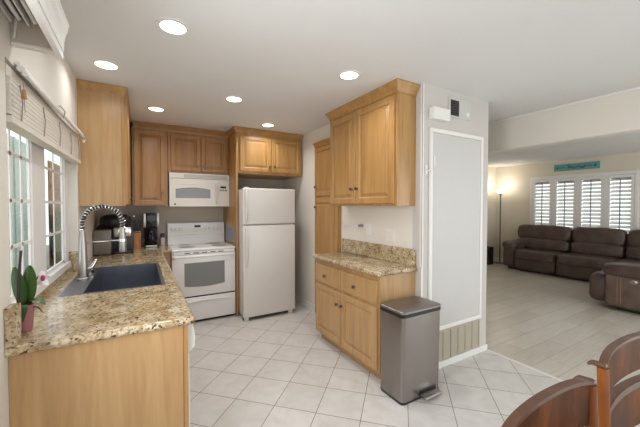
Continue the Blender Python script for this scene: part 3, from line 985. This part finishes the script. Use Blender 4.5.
mw_panel(0.355, 0.872, 1.505, 1.700, 0.012, 'cream_app', 'window_frame', 0.004)
mw_panel(0.392, 0.812, 1.535, 1.650, 0.022, 'grey_mesh', 'window', 0.006)
mw_panel(0.905, 1.055, 1.445, 1.770, 0.0, 'cream_app', 'control_panel', 0.003)
mw_panel(0.945, 1.02, 1.672, 1.700, 0.0, 'black', 'display', 0.005)
for i in range(3):
    for j in range(4):
        mw_panel(0.935 + i * 0.034, 0.961 + i * 0.034, 1.635 - j * 0.034, 1.655 - j * 0.034, 0, 'mid_grey' if j < 1 else 'trim', 'button', 0.005)
MB().tube([(0.888, 4.30, 1.47), (0.888, 4.272, 1.49), (0.888, 4.268, 1.6), (0.888, 4.272, 1.71), (0.888, 4.30, 1.73)], 0.010, 10).build('handle', 'cream_app', mw)
MB().lathe((0.385, mwy(0.385) - 0.001, 1.457), [(0.011, 0.0), (0.011, -0.003), (0.0, -0.003)], 16, 'y').build('badge', 'dark_grey', mw)

# refrigerator
fg = thing('refrigerator', 'white top-freezer refrigerator beside the right kitchen wall', 'refrigerator', (1.43, 4.1, 0))
x0, x1 = 1.104, 1.790
MB().box(x0 + 0.004, x1 - 0.002, 3.795, 4.55, 0.03, 1.645, 0.006).build('cabinet_body', 'fridge_white', fg)
MB().box(1.086, x1, 3.725, 3.790, 1.203, 1.654, 0.014, 3).build('freezer_door', 'fridge_white', fg)
MB().box(1.086, x1, 3.725, 3.790, 0.045, 1.190, 0.014, 3).build('fridge_door', 'fridge_white', fg)


def fridge_handle(z0, z1, up):
    n = 12
    pts = []
    for t in range(n + 1):
        z = z0 + (z1 - z0) * t / n
        pts.append((1.122, 3.7245 - 0.030 * min(1, math.sin(PI * t / n) * 1.8), z))
    MB().tube(pts, 0.014, 10).build('handle', 'fridge_white', fg)


fridge_handle(1.235, 1.635, True)
fridge_handle(0.675, 1.165, False)
MB().box(1.09, x1 - 0.01, 3.765, 3.80, 0.012, 0.044).build('kick_grille', 'dark_grey', fg, False)
for fx_ in (1.10, 1.70):
    MB().box(fx_, fx_ + 0.06, 3.745, 3.79, 0.0, 0.044, 0.006).build('foot', 'fridge_white', fg, False)
MB().box(1.11, 1.17, 3.74, 3.80, 1.655, 1.667, 0.004).build('hinge_cover', 'fridge_white', fg, False)
tb = [(1.815, 3.82 + 0.25 * t / 10, 0.75 - 0.62 * t / 10 + 0.0) for t in range(11)]
tag(MB().tube([(1.83, 4.45, 1.0), (1.825, 4.2, 0.85), (1.822, 3.98, 0.62), (1.83, 3.92, 0.42), (1.835, 3.95, 0.22), (1.83, 4.02, 0.06), (1.82, 4.15, 0.01)], 0.007, 8).build('power_cord', 'dark_grey', loc=(1.83, 4.1, 0)), 'dark cord hanging between the refrigerator and the right wall', 'cord')

# ------------------------------------------------------------------ trash can
t = thing('trash_can', 'brushed steel step-on trash can on the tiles at the end of the right base cabinet', 'trash can', (1.79, 1.70, 0))
def rrect(x0, x1, y0, y1, r, z, n=5):
    out = []
    for cx, cy, a0 in ((x1 - r, y1 - r, 0), (x0 + r, y1 - r, 90), (x0 + r, y0 + r, 180), (x1 - r, y0 + r, 270)):
        for k in range(n + 1):
            a = R(a0 + 90 * k / n)
            out.append((cx + r * math.cos(a), cy + r * math.sin(a), z))
    return out
tx0, tx1, ty0, ty1 = 1.598, 1.998, 1.575, 1.824
MB().loops([rrect(tx0, tx1, ty0, ty1, 0.03, 0.018), rrect(tx0 - 0.003, tx1 + 0.006, ty0 - 0.004, ty1, 0.03, 0.632)]).build('body', 'can_steel', t)
MB().loops([rrect(tx0 + 0.002, tx1 - 0.002, ty0 + 0.002, ty1 - 0.002, 0.03, 0.0), rrect(tx0 - 0.002, tx1 + 0.002, ty0 - 0.002, ty1 + 0.002, 0.03, 0.0175)]).build('base_ring', 'black', t)
MB().loops([rrect(tx0 - 0.008, tx1 + 0.010, ty0 - 0.010, ty1 + 0.004, 0.032, 0.633), rrect(tx0 - 0.008, tx1 + 0.010, ty0 - 0.010, ty1 + 0.004, 0.032, 0.656), rrect(tx0 - 0.006, tx1 + 0.008, ty0 - 0.008, ty1 + 0.002, 0.031, 0.658)]).build('lid_rim', 'black', t)
MB().loops([rrect(tx0 - 0.007, tx1 + 0.009, ty0 - 0.009, ty1 + 0.003, 0.031, 0.6582), rrect(tx0 - 0.007, tx1 + 0.009, ty0 - 0.009, ty1 + 0.003, 0.031, 0.672), rrect(tx0 - 0.001, tx1 + 0.003, ty0 - 0.003, ty1 - 0.003, 0.027, 0.677)]).build('lid_panel', 'can_lid', t)
MB().box(1.775, 1.945, 1.5695, 1.5755, 0.020, 0.062, 0.001).build('pedal_slot', 'black', t, False)
MB().box(1.765, 1.940, 1.505, 1.569, 0.020, 0.046, 0.008).build('pedal', 'steel', t)

# ------------------------------------------------------------------ closet wall fittings
g = thing('floor_register', 'beige slotted air return grille low on the closet wall under the white door', 'vent', (2.52, YC, 0.19))
MB().box(2.19, 2.852, YC - 0.006, YC - 0.0005, 0.062, 0.330, 0.002).build('frame', 'grille', g, False)
for i in range(6):
    a = 2.215 + i * 0.104
    s_ = MB()
    for k in range(12):
        z = 0.085 + k * 0.0185
        s_.prism([(YC - 0.007, z), (YC - 0.013, z + 0.004), (YC - 0.013, z + 0.007), (YC - 0.007, z + 0.013)], 'x', a, a + 0.085)
    s_.build('louvers', 'grille', g, False)
for i in range(7):
    a = 2.200 + i * 0.104
    MB().box(a, a + 0.012, YC - 0.014, YC - 0.0065, 0.072, 0.318).build('rib', 'grille', g, False)
b = thing('door_chime', 'white ribbed chime box on the closet wall above the closet door', 'door chime', (2.21, YC, 2.21))
MB().box(2.112, 2.318, YC - 0.055, YC - 0.0005, 2.160, 2.258, 0.004).build('cover', 'trim', b, False)
for k in range(3):
    MB().box(2.108, 2.1115, YC - 0.052, YC - 0.004, 2.170 + k * 0.027, 2.200 + k * 0.027, 0.001).build('rib', 'trim', b, False)
b = thing('intercom', 'white wall plate with black speaker grille high on the closet wall', 'wall plate', (2.51, YC, 2.31))
MB().box(2.352, 2.672, YC - 0.010, YC - 0.0005, 2.222, 2.392, 0.003).build('cover_plate', 'trim_grey', b, False)
gm = MB().box(2.378, 2.490, YC - 0.013, YC - 0.0102, 2.236, 2.372)
gm.build('grille', 'black', b, False)
for k in range(6):
    MB().box(2.384, 2.484, YC - 0.0155, YC - 0.0131, 2.246 + k * 0.021, 2.251 + k * 0.021).build('slat', 'dark_grey', b, False)
MB().box(2.60, 2.64, YC - 0.013, YC - 0.0102, 2.25, 2.29, 0.001).build('button', 'trim', b, False)
b = thing('door_hook', 'small white hook latch on the wall left of the closet door', 'hook', (2.10, YC, 1.73))
MB().box(2.068, 2.094, YC - 0.008, YC - 0.0005, 1.70, 1.775, 0.002).build('plate', 'trim', b, False)
MB().tube([(2.081, YC - 0.010, 1.735), (2.081, YC - 0.03, 1.725), (2.118, YC - 0.035, 1.755)], 0.007, 8).build('hook', 'trim', b)

# ------------------------------------------------------------------ blind on the kitchen window
rail_a, rail_b = Vector((-0.412, 1.56, 1.972)), Vector((-0.392, 3.085, 1.985))
v = thing('window_blind', 'rolled-up white slatted blind across the top of the kitchen window', 'blind', (-0.42, 2.3, 1.9))


def lerp_box(mb, dx0, dx1, dz0, dz1, y0=1.62, y1=3.07):
    rings = []
    for y in (y0, y1):
        k = (y - 1.56) / (3.085 - 1.56)
        c_ = rail_a.lerp(rail_b, k)
        rings.append([(c_.x + dx0, y, c_.z + dz0), (c_.x + dx1, y, c_.z + dz0), (c_.x + dx1, y, c_.z + dz1), (c_.x + dx0, y, c_.z + dz1)])
    return mb.loops(rings)


lerp_box(MB(), -0.058, -0.022, -0.045, 0.0).build('headrail', 'blind', v, False)
for k in range(15):
    z = -0.056 - 0.0096 * k
    lerp_box(MB(), -0.060, -0.010 - 0.002 * (k % 2), z, z + 0.0090).build('slat', 'blind', v, False)
lerp_box(MB(), -0.064, -0.006, -0.222, -0.196).build('bottom_rail', 'blind', v, False)
for y in (1.72, 2.05, 2.38, 2.70, 2.98):
    k = (y - 1.56) / (3.085 - 1.56)
    c_ = rail_a.lerp(rail_b, k)
    MB().tube([(c_.x - 0.008, y, c_.z - 0.05), (c_.x - 0.003, y + 0.01, c_.z - 0.12), (c_.x - 0.006, y, c_.z - 0.197)], 0.0025, 6).build('ladder_cord', 'cord', v)
MB().tube([(-0.395, 1.66, 1.93), (-0.390, 1.66, 1.80)], 0.0015, 5).build('pull_cord', 'cord', v)
MB().lathe((-0.392, 1.66, 1.855), [(0.0, 0.04), (0.006, 0.035), (0.009, 0.0), (0.0, -0.002)], 12).build('tassel', 'brass', v)
cr = thing('curtain_rod', 'white ribbed curtain rod mounted above the window blind', 'curtain rod', (-0.40, 2.3, 1.97))
rp = []
for i, (dx, dz, rr) in enumerate(((0.0, 0.012, 0.013), (0.012, -0.008, 0.009), (-0.008, 0.030, 0.008))):
    MB().tube([rail_a.lerp(rail_b, 0.09) + Vector((dx, 0, dz)), rail_b + Vector((dx, 0, dz))], rr, 12).build('rod', 'trim', cr)
for y in (2.35, 3.06):
    k = (y - 1.56) / (3.085 - 1.56)
    c_ = rail_a.lerp(rail_b, k)
    bm_ = MB().tube([(XL + 0.002, y, c_.z + 0.04), (c_.x + 0.005, y, c_.z + 0.038), (c_.x + 0.026, y, c_.z + 0.01), (c_.x + 0.018, y, c_.z - 0.030)], 0.0032, 8)
    bm_.build('bracket', 'cord', cr)
MB().pillow(rail_b + Vector((0.01, 0.005, -0.03)), (0.02, 0.012, 0.04), 0.9, 12, 8).build('end_finial', 'trim', cr)

# light box above the counter
lb = thing('light_box', 'white crown-trimmed light box on the left wall above the window, open below with fluorescent tubes', 'light fixture', (-0.36, 1.0, 2.07))
ly0, ly1, lz0, lz1 = 0.05, 1.70, 2.055, 2.19
MB().box(-0.295, -0.275, ly0, ly1, lz0, lz1).build('fascia', 'trim', lb, False)
for y in (1.668, ly0):
    MB().box(XL + 0.001, -0.295, y, y + 0.016, 2.075, lz1).build('end_board', 'wall_taupe', lb, False)
MB().box(XL + 0.001, -0.295, 1.662, 1.692, 2.062, 2.0745, 0.002).build('end_trim', 'wall', lb, False)
MB().box(XL + 0.001, -0.275, ly0, ly1, lz1, lz1 + 0.012).build('top_board', 'wall_taupe', lb, False)
sweep([(-0.275, ly1), (-0.275, ly0)], [(0.0, 2.085), (0.003, 2.085), (0.004, 2.12), (0.009, 2.15), (0.016, 2.17), (0.019, 2.19), (0.022, 2.195), (0.022, 2.204), (0.0, 2.204)], False).build('crown_molding', 'trim', lb, False)
MB().box(-0.425, -0.325, 0.15, 1.645, 2.165, 2.189, 0.003).build('reflector', 'dark_grey', lb, False)
for x in (-0.425, -0.374, -0.331):
    MB().box(x, x + 0.006, 0.15, 1.645, 2.140, 2.1645).build('reflector_rail', 'trim', lb, False)
for x in (-0.397, -0.350):
    MB().tube([(x, 0.16, 2.155), (x, 1.635, 2.155)], 0.008, 12).build('fluorescent_tube', 'white_app', lb)
MB().tube([(-0.41, 1.66, 2.175), (-0.412, 1.655, 2.13), (-0.418, 1.657, 2.085)], 0.004, 6).build('wire', 'trim', lb)

# ------------------------------------------------------------------ orchid
px_, py_, pz_ = -0.415, 1.700, 0.9142
o = thing('potted_orchid', 'orchid in a mauve pot on the near end of the counter by the window', 'plant', (px_, py_, pz_))
prof = []
pm = MB()
rings = []
for r_p, h_ in ((0.021, 0.0), (0.023, 0.003), (0.030, 0.102), (0.032, 0.110), (0.029, 0.110), (0.027, 0.098)):
    rings.append([(px_ + r_p * (1 + 0.04 * (k % 2)) * math.cos(2 * PI * k / 32), py_ + r_p * (1 + 0.04 * (k % 2)) * math.sin(2 * PI * k / 32), pz_ + h_) for k in range(32)])
pm.loops(rings)
pm.build('pot', 'pot', o)
MB().lathe((px_, py_, pz_ + 0.1005), [(0.026, 0), (0.018, 0.006), (0, 0.008)], 18).build('soil', 'soil', o)


def leaf(base, side, up, L, wmax, droop, mat='leaf', name='leaf', n=10, fold=0.12, wdir=None):
    """leaf blade growing from base along side, then arching"""
    base = Vector(base); side = Vector(side).normalized()
    wd = Vector(wdir).normalized() if wdir else side.cross(Vector((0, 0, 1))).normalized()
    rows = []
    for i in range(n + 1):
        t_ = i / n
        c_ = base + side * (L * t_) + Vector((0, 0, 1)) * (up * t_ - droop * t_ * t_)
        w = wmax * max(0.0, math.sin(PI * min(1, 0.08 + 0.90 * t_))) ** 0.6
        w = max(w, 0.003)
        tg = (side * L + Vector((0, 0, 1)) * (up - 2 * droop * t_)).normalized()
        nr = tg.cross(wd).normalized()
        rows.append([c_ - wd * w + nr * w * fold, c_ - wd * w * 0.5 + nr * 0.0, c_ + nr * 0.0 - nr * w * fold, c_ + wd * w * 0.5, c_ + wd * w + nr * w * fold,
                     c_ + wd * w * 0.5 + nr * 0.0015, c_ - nr * (w * fold - 0.0015), c_ - wd * w * 0.5 + nr * 0.0015])
    return MB().loops(rows).build(name, mat, o)


vr = Vector((math.cos(YAW), -math.sin(YAW), 0))   # a direction across the window bench
leaf((px_ + 0.004, py_ + 0.01, pz_ + 0.105), vr, 0.165, 0.016, 0.034, 0.0, wdir=vr)
leaf((px_ - 0.008, py_ + 0.005, pz_ + 0.105), -vr, 0.160, 0.030, 0.030, 0.0, wdir=vr + Vector((0, 0, 0.15)))
leaf((px_ + 0.004, py_, pz_ + 0.105), vr, 0.110, 0.080, 0.020, 0.105)
leaf((px_ - 0.002, py_ - 0.012, pz_ + 0.108), (0.15, -1, 0), 0.06, 0.045, 0.026, 0.115, wdir=vr)
leaf((px_ - 0.01, py_ - 0.01, pz_ + 0.105), -vr + Vector((0, -0.5, 0)), 0.03, 0.04, 0.014, 0.05)
MB().tube([(px_ - 0.016, py_ - 0.012, pz_ + 0.10), (px_ - 0.012, py_ - 0.014, pz_ + 0.22), (px_ - 0.003, py_ - 0.014, pz_ + 0.335)], [0.0055, 0.005, 0.0045], 8).build('flower_spike', 'stem', o)
st = [(px_ + 0.008, py_ + 0.01, pz_ + 0.105), (px_ + 0.02, py_ + 0.03, pz_ + 0.17), (px_ + 0.034, py_ + 0.05, pz_ + 0.215), (px_ + 0.043, py_ + 0.06, pz_ + 0.208)]
MB().tube(st, 0.002, 6).build('flower_stalk', 'stem', o)
fc_ = Vector((px_ + 0.046, py_ + 0.056, pz_ + 0.200))
fl = MB()
for a in (90, 162, 234, 306, 18):
    d_ = vr * math.cos(R(a)) + Vector((0, 0, 1)) * math.sin(R(a))
    q = fc_ + d_ * 0.018
    n_ = Vector((0.5, -0.86, 0))
    ring0 = []
    side_ = d_.cross(n_)
    pts = []
    for k in range(10):
        an = 2 * PI * k / 10
        pts.append(q + d_ * 0.018 * math.cos(an) + side_ * 0.012 * math.sin(an))
    fl.loops([[p_ - n_ * 0.001 for p_ in pts], [p_ + n_ * 0.001 for p_ in pts]])
fb = fl.build('blossom', 'petal', o)
MB().pillow(fc_ + Vector((0.003, -0.006, 0.004)), (0.016, 0.014, 0.026), 0.9, 12, 8).build('blossom_lip', 'magenta', fb)
MB().tube([(px_ + 0.015, py_, pz_ + 0.10), (px_ + 0.045, py_ - 0.01, pz_ + 0.095), (px_ + 0.06, py_ - 0.01, pz_ + 0.07)], [0.003, 0.003, 0.002], 6).build('aerial_root', 'stem', o)

# ------------------------------------------------------------------ living room: shutters
pan = [(3.795, 3.395, 'leftmost of the four white plantation shutter panels behind the long sofa'),
       (3.360, 2.945, 'second from the left of the four white plantation shutter panels'),
       (2.905, 2.490, 'third from the left of the four white plantation shutter panels'),
       (2.450, 2.045, 'rightmost of the four white plantation shutter panels')]
sf = MB()
sf.box(XF - 0.035, XF - 0.0005, 3.800, 3.850, 0.70, 2.115).box(XF - 0.035, XF - 0.0005, 1.995, 2.042, 0.70, 2.115)
sf.box(XF - 0.035, XF - 0.0005, 2.042, 3.800, 2.05, 2.115).box(XF - 0.035, XF - 0.0005, 2.042, 3.800, 0.70, 0.75)
for a, b in ((3.395, 3.360), (2.945, 2.905), (2.490, 2.450)):
    sf.box(XF - 0.035, XF - 0.0005, b + 0.001, a - 0.001, 0.75, 2.05)
sfo = struct('trim_3', sf, 'trim')
first = None
for yb, ya, lab in pan:
    t = thing('shutter_panel', lab, 'shutter', (XF - 0.02, (ya + yb) / 2, 0.755), 'plantation shutter panels')
    p = MB()
    for a, b, c_, d_ in ((ya + 0.001, ya + 0.05, 0.755, 2.045), (yb - 0.05, yb - 0.001, 0.755, 2.045), (ya + 0.05, yb - 0.05, 0.755, 0.84), (ya + 0.05, yb - 0.05, 1.99, 2.045)):
        p.box(XF - 0.032, XF - 0.006, a, b, c_, d_)
    p.build('frame', 'trim', t, False)
    lv = MB()
    z = 0.875
    while z < 1.985:
        ang = R(42)
        w, th = 0.038, 0.005
        ca, sa = math.cos(ang), math.sin(ang)
        poly = []
        for (u_, v_) in ((-w, -th), (w, -th), (w, th), (-w, th)):
            poly.append((XF + 0.010 + u_ * ca - v_ * sa, z + u_ * sa + v_ * ca))
        lv.prism([(q[0], q[1]) for q in poly], 'y', ya + 0.051, yb - 0.051)
        z += 0.0775
    lv.build('louvers', 'trim', t, False)
    ym = (ya + yb) / 2
    MB().box(XF - 0.045, XF - 0.034, ym - 0.007, ym + 0.007, 0.86, 1.97).build('tilt_rod', 'mid_grey', t, False)

# sign over the shutters
s = thing('wall_sign', 'teal wooden sign with dark script and arrows on the wall over the shutters', 'sign', (XF, 2.97, 2.28))
MB().box(XF - 0.022, XF - 0.0005, 2.570, 3.372, 2.206, 2.354, 0.002).build('board', 'teal', s, False)
def ink(pts, rad=0.005):
    MB().tube([(XF - 0.024, y, z) for y, z in pts], rad, 6).build('lettering', 'ink', s)
zc_ = 2.28
# arrows left and right of the script
ink([(3.32, zc_), (3.16, zc_ - 0.002)])
ink([(3.29, zc_ + 0.022), (3.325, zc_), (3.29, zc_ - 0.022)], 0.007)
ink([(2.78, zc_ + 0.002), (2.62, zc_)])
ink([(2.65, zc_ + 0.022), (2.615, zc_), (2.65, zc_ - 0.022)], 0.007)
ink([(3.14, zc_ + 0.045), (3.10, zc_ + 0.05), (3.06, zc_ + 0.045)])
ink([(3.10, zc_ + 0.048), (3.105, zc_), (3.12, zc_ - 0.03)], 0.006)
sc = []
for k in range(46):
    t_ = k / 45
    sc.append((3.09 - 0.29 * t_, zc_ - 0.012 + 0.018 * math.sin(t_ * 2 * PI * 6.5) + (0.015 * math.sin(t_ * 2 * PI * 2.2))))
ink(sc, 0.006)

# floor lamp
fl_ = thing('floor_lamp', 'slim torchiere floor lamp glowing in the living room corner', 'lamp', (7.80, 4.40, 0))
MB().lathe((7.80, 4.40, 0), [(0.14, 0.0), (0.14, 0.015), (0.05, 0.03), (0.014, 0.045), (0.0, 0.045)], 24).build('base', 'mid_grey', fl_)
MB().tube([(7.80, 4.40, 0.04), (7.80, 4.40, 1.74)], 0.013, 10).build('pole', 'dark_grey', fl_)
MB().lathe((7.80, 4.40, 1.735), [(0.015, -0.03), (0.03, 0.0), (0.045, 0.012), (0.0, 0.014)], 20).build('bowl_holder', 'dark_grey', fl_)
MB().lathe((7.80, 4.40, 1.75), [(0.03, 0.0), (0.08, 0.025), (0.125, 0.07), (0.13, 0.09), (0.122, 0.085), (0.075, 0.035), (0.0, 0.012)], 26).build('bowl_shade', 'bowl', fl_)
d = bpy.data.lights.new('bulb', 'POINT')
d.energy = 4.5
d.color = (1.0, 0.96, 0.90)
d.shadow_soft_size = 0.06
b = bpy.data.objects.new('bulb', d)
b.location = (0, 0, 1.93)
COL.objects.link(b)
b.parent = fl_

# speaker
s = thing('floor_speaker', 'black speaker box on the floor by the living room back wall', 'speaker', (7.42, 4.46, 0))
MB().box(7.33, 7.53, 4.40, 4.60, 0.0, 0.43, 0.006).build('cabinet', 'black', s, False)
MB().box(7.325, 7.33, 4.415, 4.585, 0.03, 0.41).build('grille', 'dark_grey', s, False)

# ------------------------------------------------------------------ long sofa
s = thing('recliner_sofa', 'long dark brown leather reclining sofa under the shuttered window', 'sofa', (7.6, 2.6, 0))
MB().box(7.30, 7.92, 1.25, 3.98, 0.05, 0.30, 0.03).build('base', 'sofa', s)
MB().box(7.34, 7.90, 1.28, 3.95, 0.0, 0.05).build('plinth', 'black', s, False)
MB().pillow((7.60, 3.885, 0.30), (0.80, 0.27, 0.50), 0.3, 32, 16, wob=0.01).build('armrest', 'sofa', s)
MB().pillow((7.58, 3.885, 0.555), (0.82, 0.33, 0.17), 0.45, 32, 14, wob=0.02).build('armrest_pad', 'sofa', s)
for a, b in ((3.76, 2.96), (2.955, 2.10), (2.095, 1.25)):
    m_y, w_ = (a + b) / 2, a - b
    MB().pillow((7.47, m_y, 0.375), (0.66, w_, 0.21), 0.3, 36, 14, wob=0.012).build('seat_cushion', 'sofa', s)
    MB().pillow((7.27, m_y, 0.24), (0.17, w_ - 0.01, 0.38), 0.35, 30, 14, wob=0.012).build('footrest_panel', 'sofa', s)
for a, b in ((3.95, 2.895), (2.88, 2.06), (2.05, 1.2)):
    m_y, w_ = (a + b) / 2, a - b
    MB().pillow((7.80, m_y, 0.83), (0.26, w_, 0.36), 0.42, 36, 16, wob=0.018, tilt=R(8)).build('back_cushion', 'sofa', s)
    MB().pillow((7.72, m_y, 0.58), (0.24, w_ - 0.01, 0.25), 0.42, 36, 14, wob=0.015, tilt=R(8)).build('lumbar_cushion', 'sofa', s)
MB().box(7.86, 7.95, 1.25, 3.93, 0.30, 0.85, 0.03).build('back_frame', 'sofa', s)

# near loveseat, seen from its arm side
s = thing('recliner_loveseat', 'brown leather recliner in front, seen from its arm side with power button', 'sofa', (6.3, 1.3, 0))
MB().box(5.63, 6.95, 0.62, 1.68, 0.06, 0.42, 0.03).build('base', 'sofa', s)
for x_ in (5.75, 6.85):
    MB().box(x_ - 0.05, x_ + 0.05, 0.7, 1.6, 0.0, 0.06).build('foot', 'black', s, False)
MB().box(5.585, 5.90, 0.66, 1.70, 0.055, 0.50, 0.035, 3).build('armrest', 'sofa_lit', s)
MB().pillow((5.755, 1.20, 0.555), (0.40, 1.10, 0.18), 0.42, 32, 14, wob=0.02).build('armrest_pad', 'sofa', s)
MB().pillow((5.79, 1.785, 0.27), (0.34, 0.24, 0.40), 0.5, 30, 14, wob=0.015).build('arm_front', 'sofa', s)
MB().pillow((6.40, 1.33, 0.44), (1.0, 0.80, 0.20), 0.3, 36, 14, wob=0.012).build('seat_cushion', 'sofa', s)
MB().pillow((6.40, 1.80, 0.28), (0.98, 0.18, 0.40), 0.35, 36, 14, wob=0.012).build('footrest_panel', 'sofa', s)
MB().pillow((6.40, 0.82, 0.74), (1.0, 0.28, 0.55), 0.4, 36, 14, wob=0.015).build('back_cushion', 'sofa', s)
MB().box(6.90, 7.10, 0.66, 1.70, 0.055, 0.50, 0.03).build('armrest', 'sofa', s)
for dy in (0, 0.035):
    MB().tube([(5.584, 1.53 + dy, 0.10), (5.583, 1.53 + dy, 0.46)], 0.0025, 6).build('stitching', 'stitch', s)
MB().lathe((5.585, 1.405, 0.43), [(0.034, 0.0), (0.034, -0.006), (0.028, -0.009), (0.0, -0.009)], 20, 'x', 1.25, 0.8).build('power_button', 'steel', s)
MB().box(5.572, 5.577, 1.395, 1.401, 0.415, 0.445).build('button_divider', 'dark_grey', s, False)

# ------------------------------------------------------------------ dining chairs
def make_chair(label):
    """a chair whose back stands along local x at y = 0, seat towards -y"""
    t = thing('dining_chair', label, 'chair', (0, 0, 0), 'dining chairs at the table beside the camera')
    hw = 0.225

    def bow(x):
        return 0.024 * (1 - (x / hw) ** 2)

    def crest(x):
        return 0.932 + 0.014 * (1 - abs(x / hw) ** 6)

    def slab(zlo, zhi, th, name, mat, xw=hw - 0.012):
        n = 28
        rings = []
        for i in range(n + 1):
            x = -xw + 2 * xw * i / n
            y0_ = bow(x)
            rings.append([(x, y0_ - th / 2, zlo(x)), (x, y0_ + th / 2, zlo(x)), (x, y0_ + th / 2, zhi(x)), (x, y0_ - th / 2, zhi(x))])
        return MB().loops(rings).build(name, mat, t)

    slab(lambda x: 0.812, lambda x: crest(x) - 0.010, 0.014, 'crest_panel', 'chair')
    slab(lambda x: crest(x) - 0.0099, lambda x: crest(x), 0.022, 'crest_rail', 'chair_edge')
    slab(lambda x: 0.60, lambda x: 0.750, 0.014, 'lower_panel', 'chair')
    slab(lambda x: 0.7501, lambda x: 0.773, 0.028, 'lower_rail', 'chair_edge')
    for sx_ in (-1, 1):
        p = [(sx_ * hw, 0.05, 0.0), (sx_ * hw, 0.0, 0.45), (sx_ * hw, -0.008, 0.70), (sx_ * hw, 0.0, 0.922)]
        MB().tube(p, [0.016, 0.020, 0.016, 0.015], 12).build('back_post', 'chair_post', t)
        MB().prism([(-0.010, 0.922), (0.026, 0.922), (0.034, 0.916), (0.038, 0.924), (0.032, 0.932), (0.0, 0.936), (-0.010, 0.934)], 'x', sx_ * hw - 0.012, sx_ * hw + 0.012).build('post_cap', 'chair_edge', t, True, bevel=0.003)
    MB().box(-0.22, 0.22, -0.43, -0.022, 0.43, 0.465, 0.012).build('seat', 'chair', t)
    for sx_ in (-1, 1):
        MB().tube([(sx_ * 0.19, -0.39, 0.43), (sx_ * 0.20, -0.40, 0.0)], [0.022, 0.016], 10).build('leg', 'chair_post', t)
    MB().box(-0.19, 0.19, -0.40, -0.385, 0.37, 0.43).build('apron', 'chair', t, False)
    return t


c1 = make_chair('nearer dark cherry dining chair at the bottom edge, cut off by the picture frame')
c2 = dup(c1, (1.476, 0.380, 0), 0, 'farther dark cherry dining chair in the bottom right corner')
c1.location = (0.878, 0.361, 0)
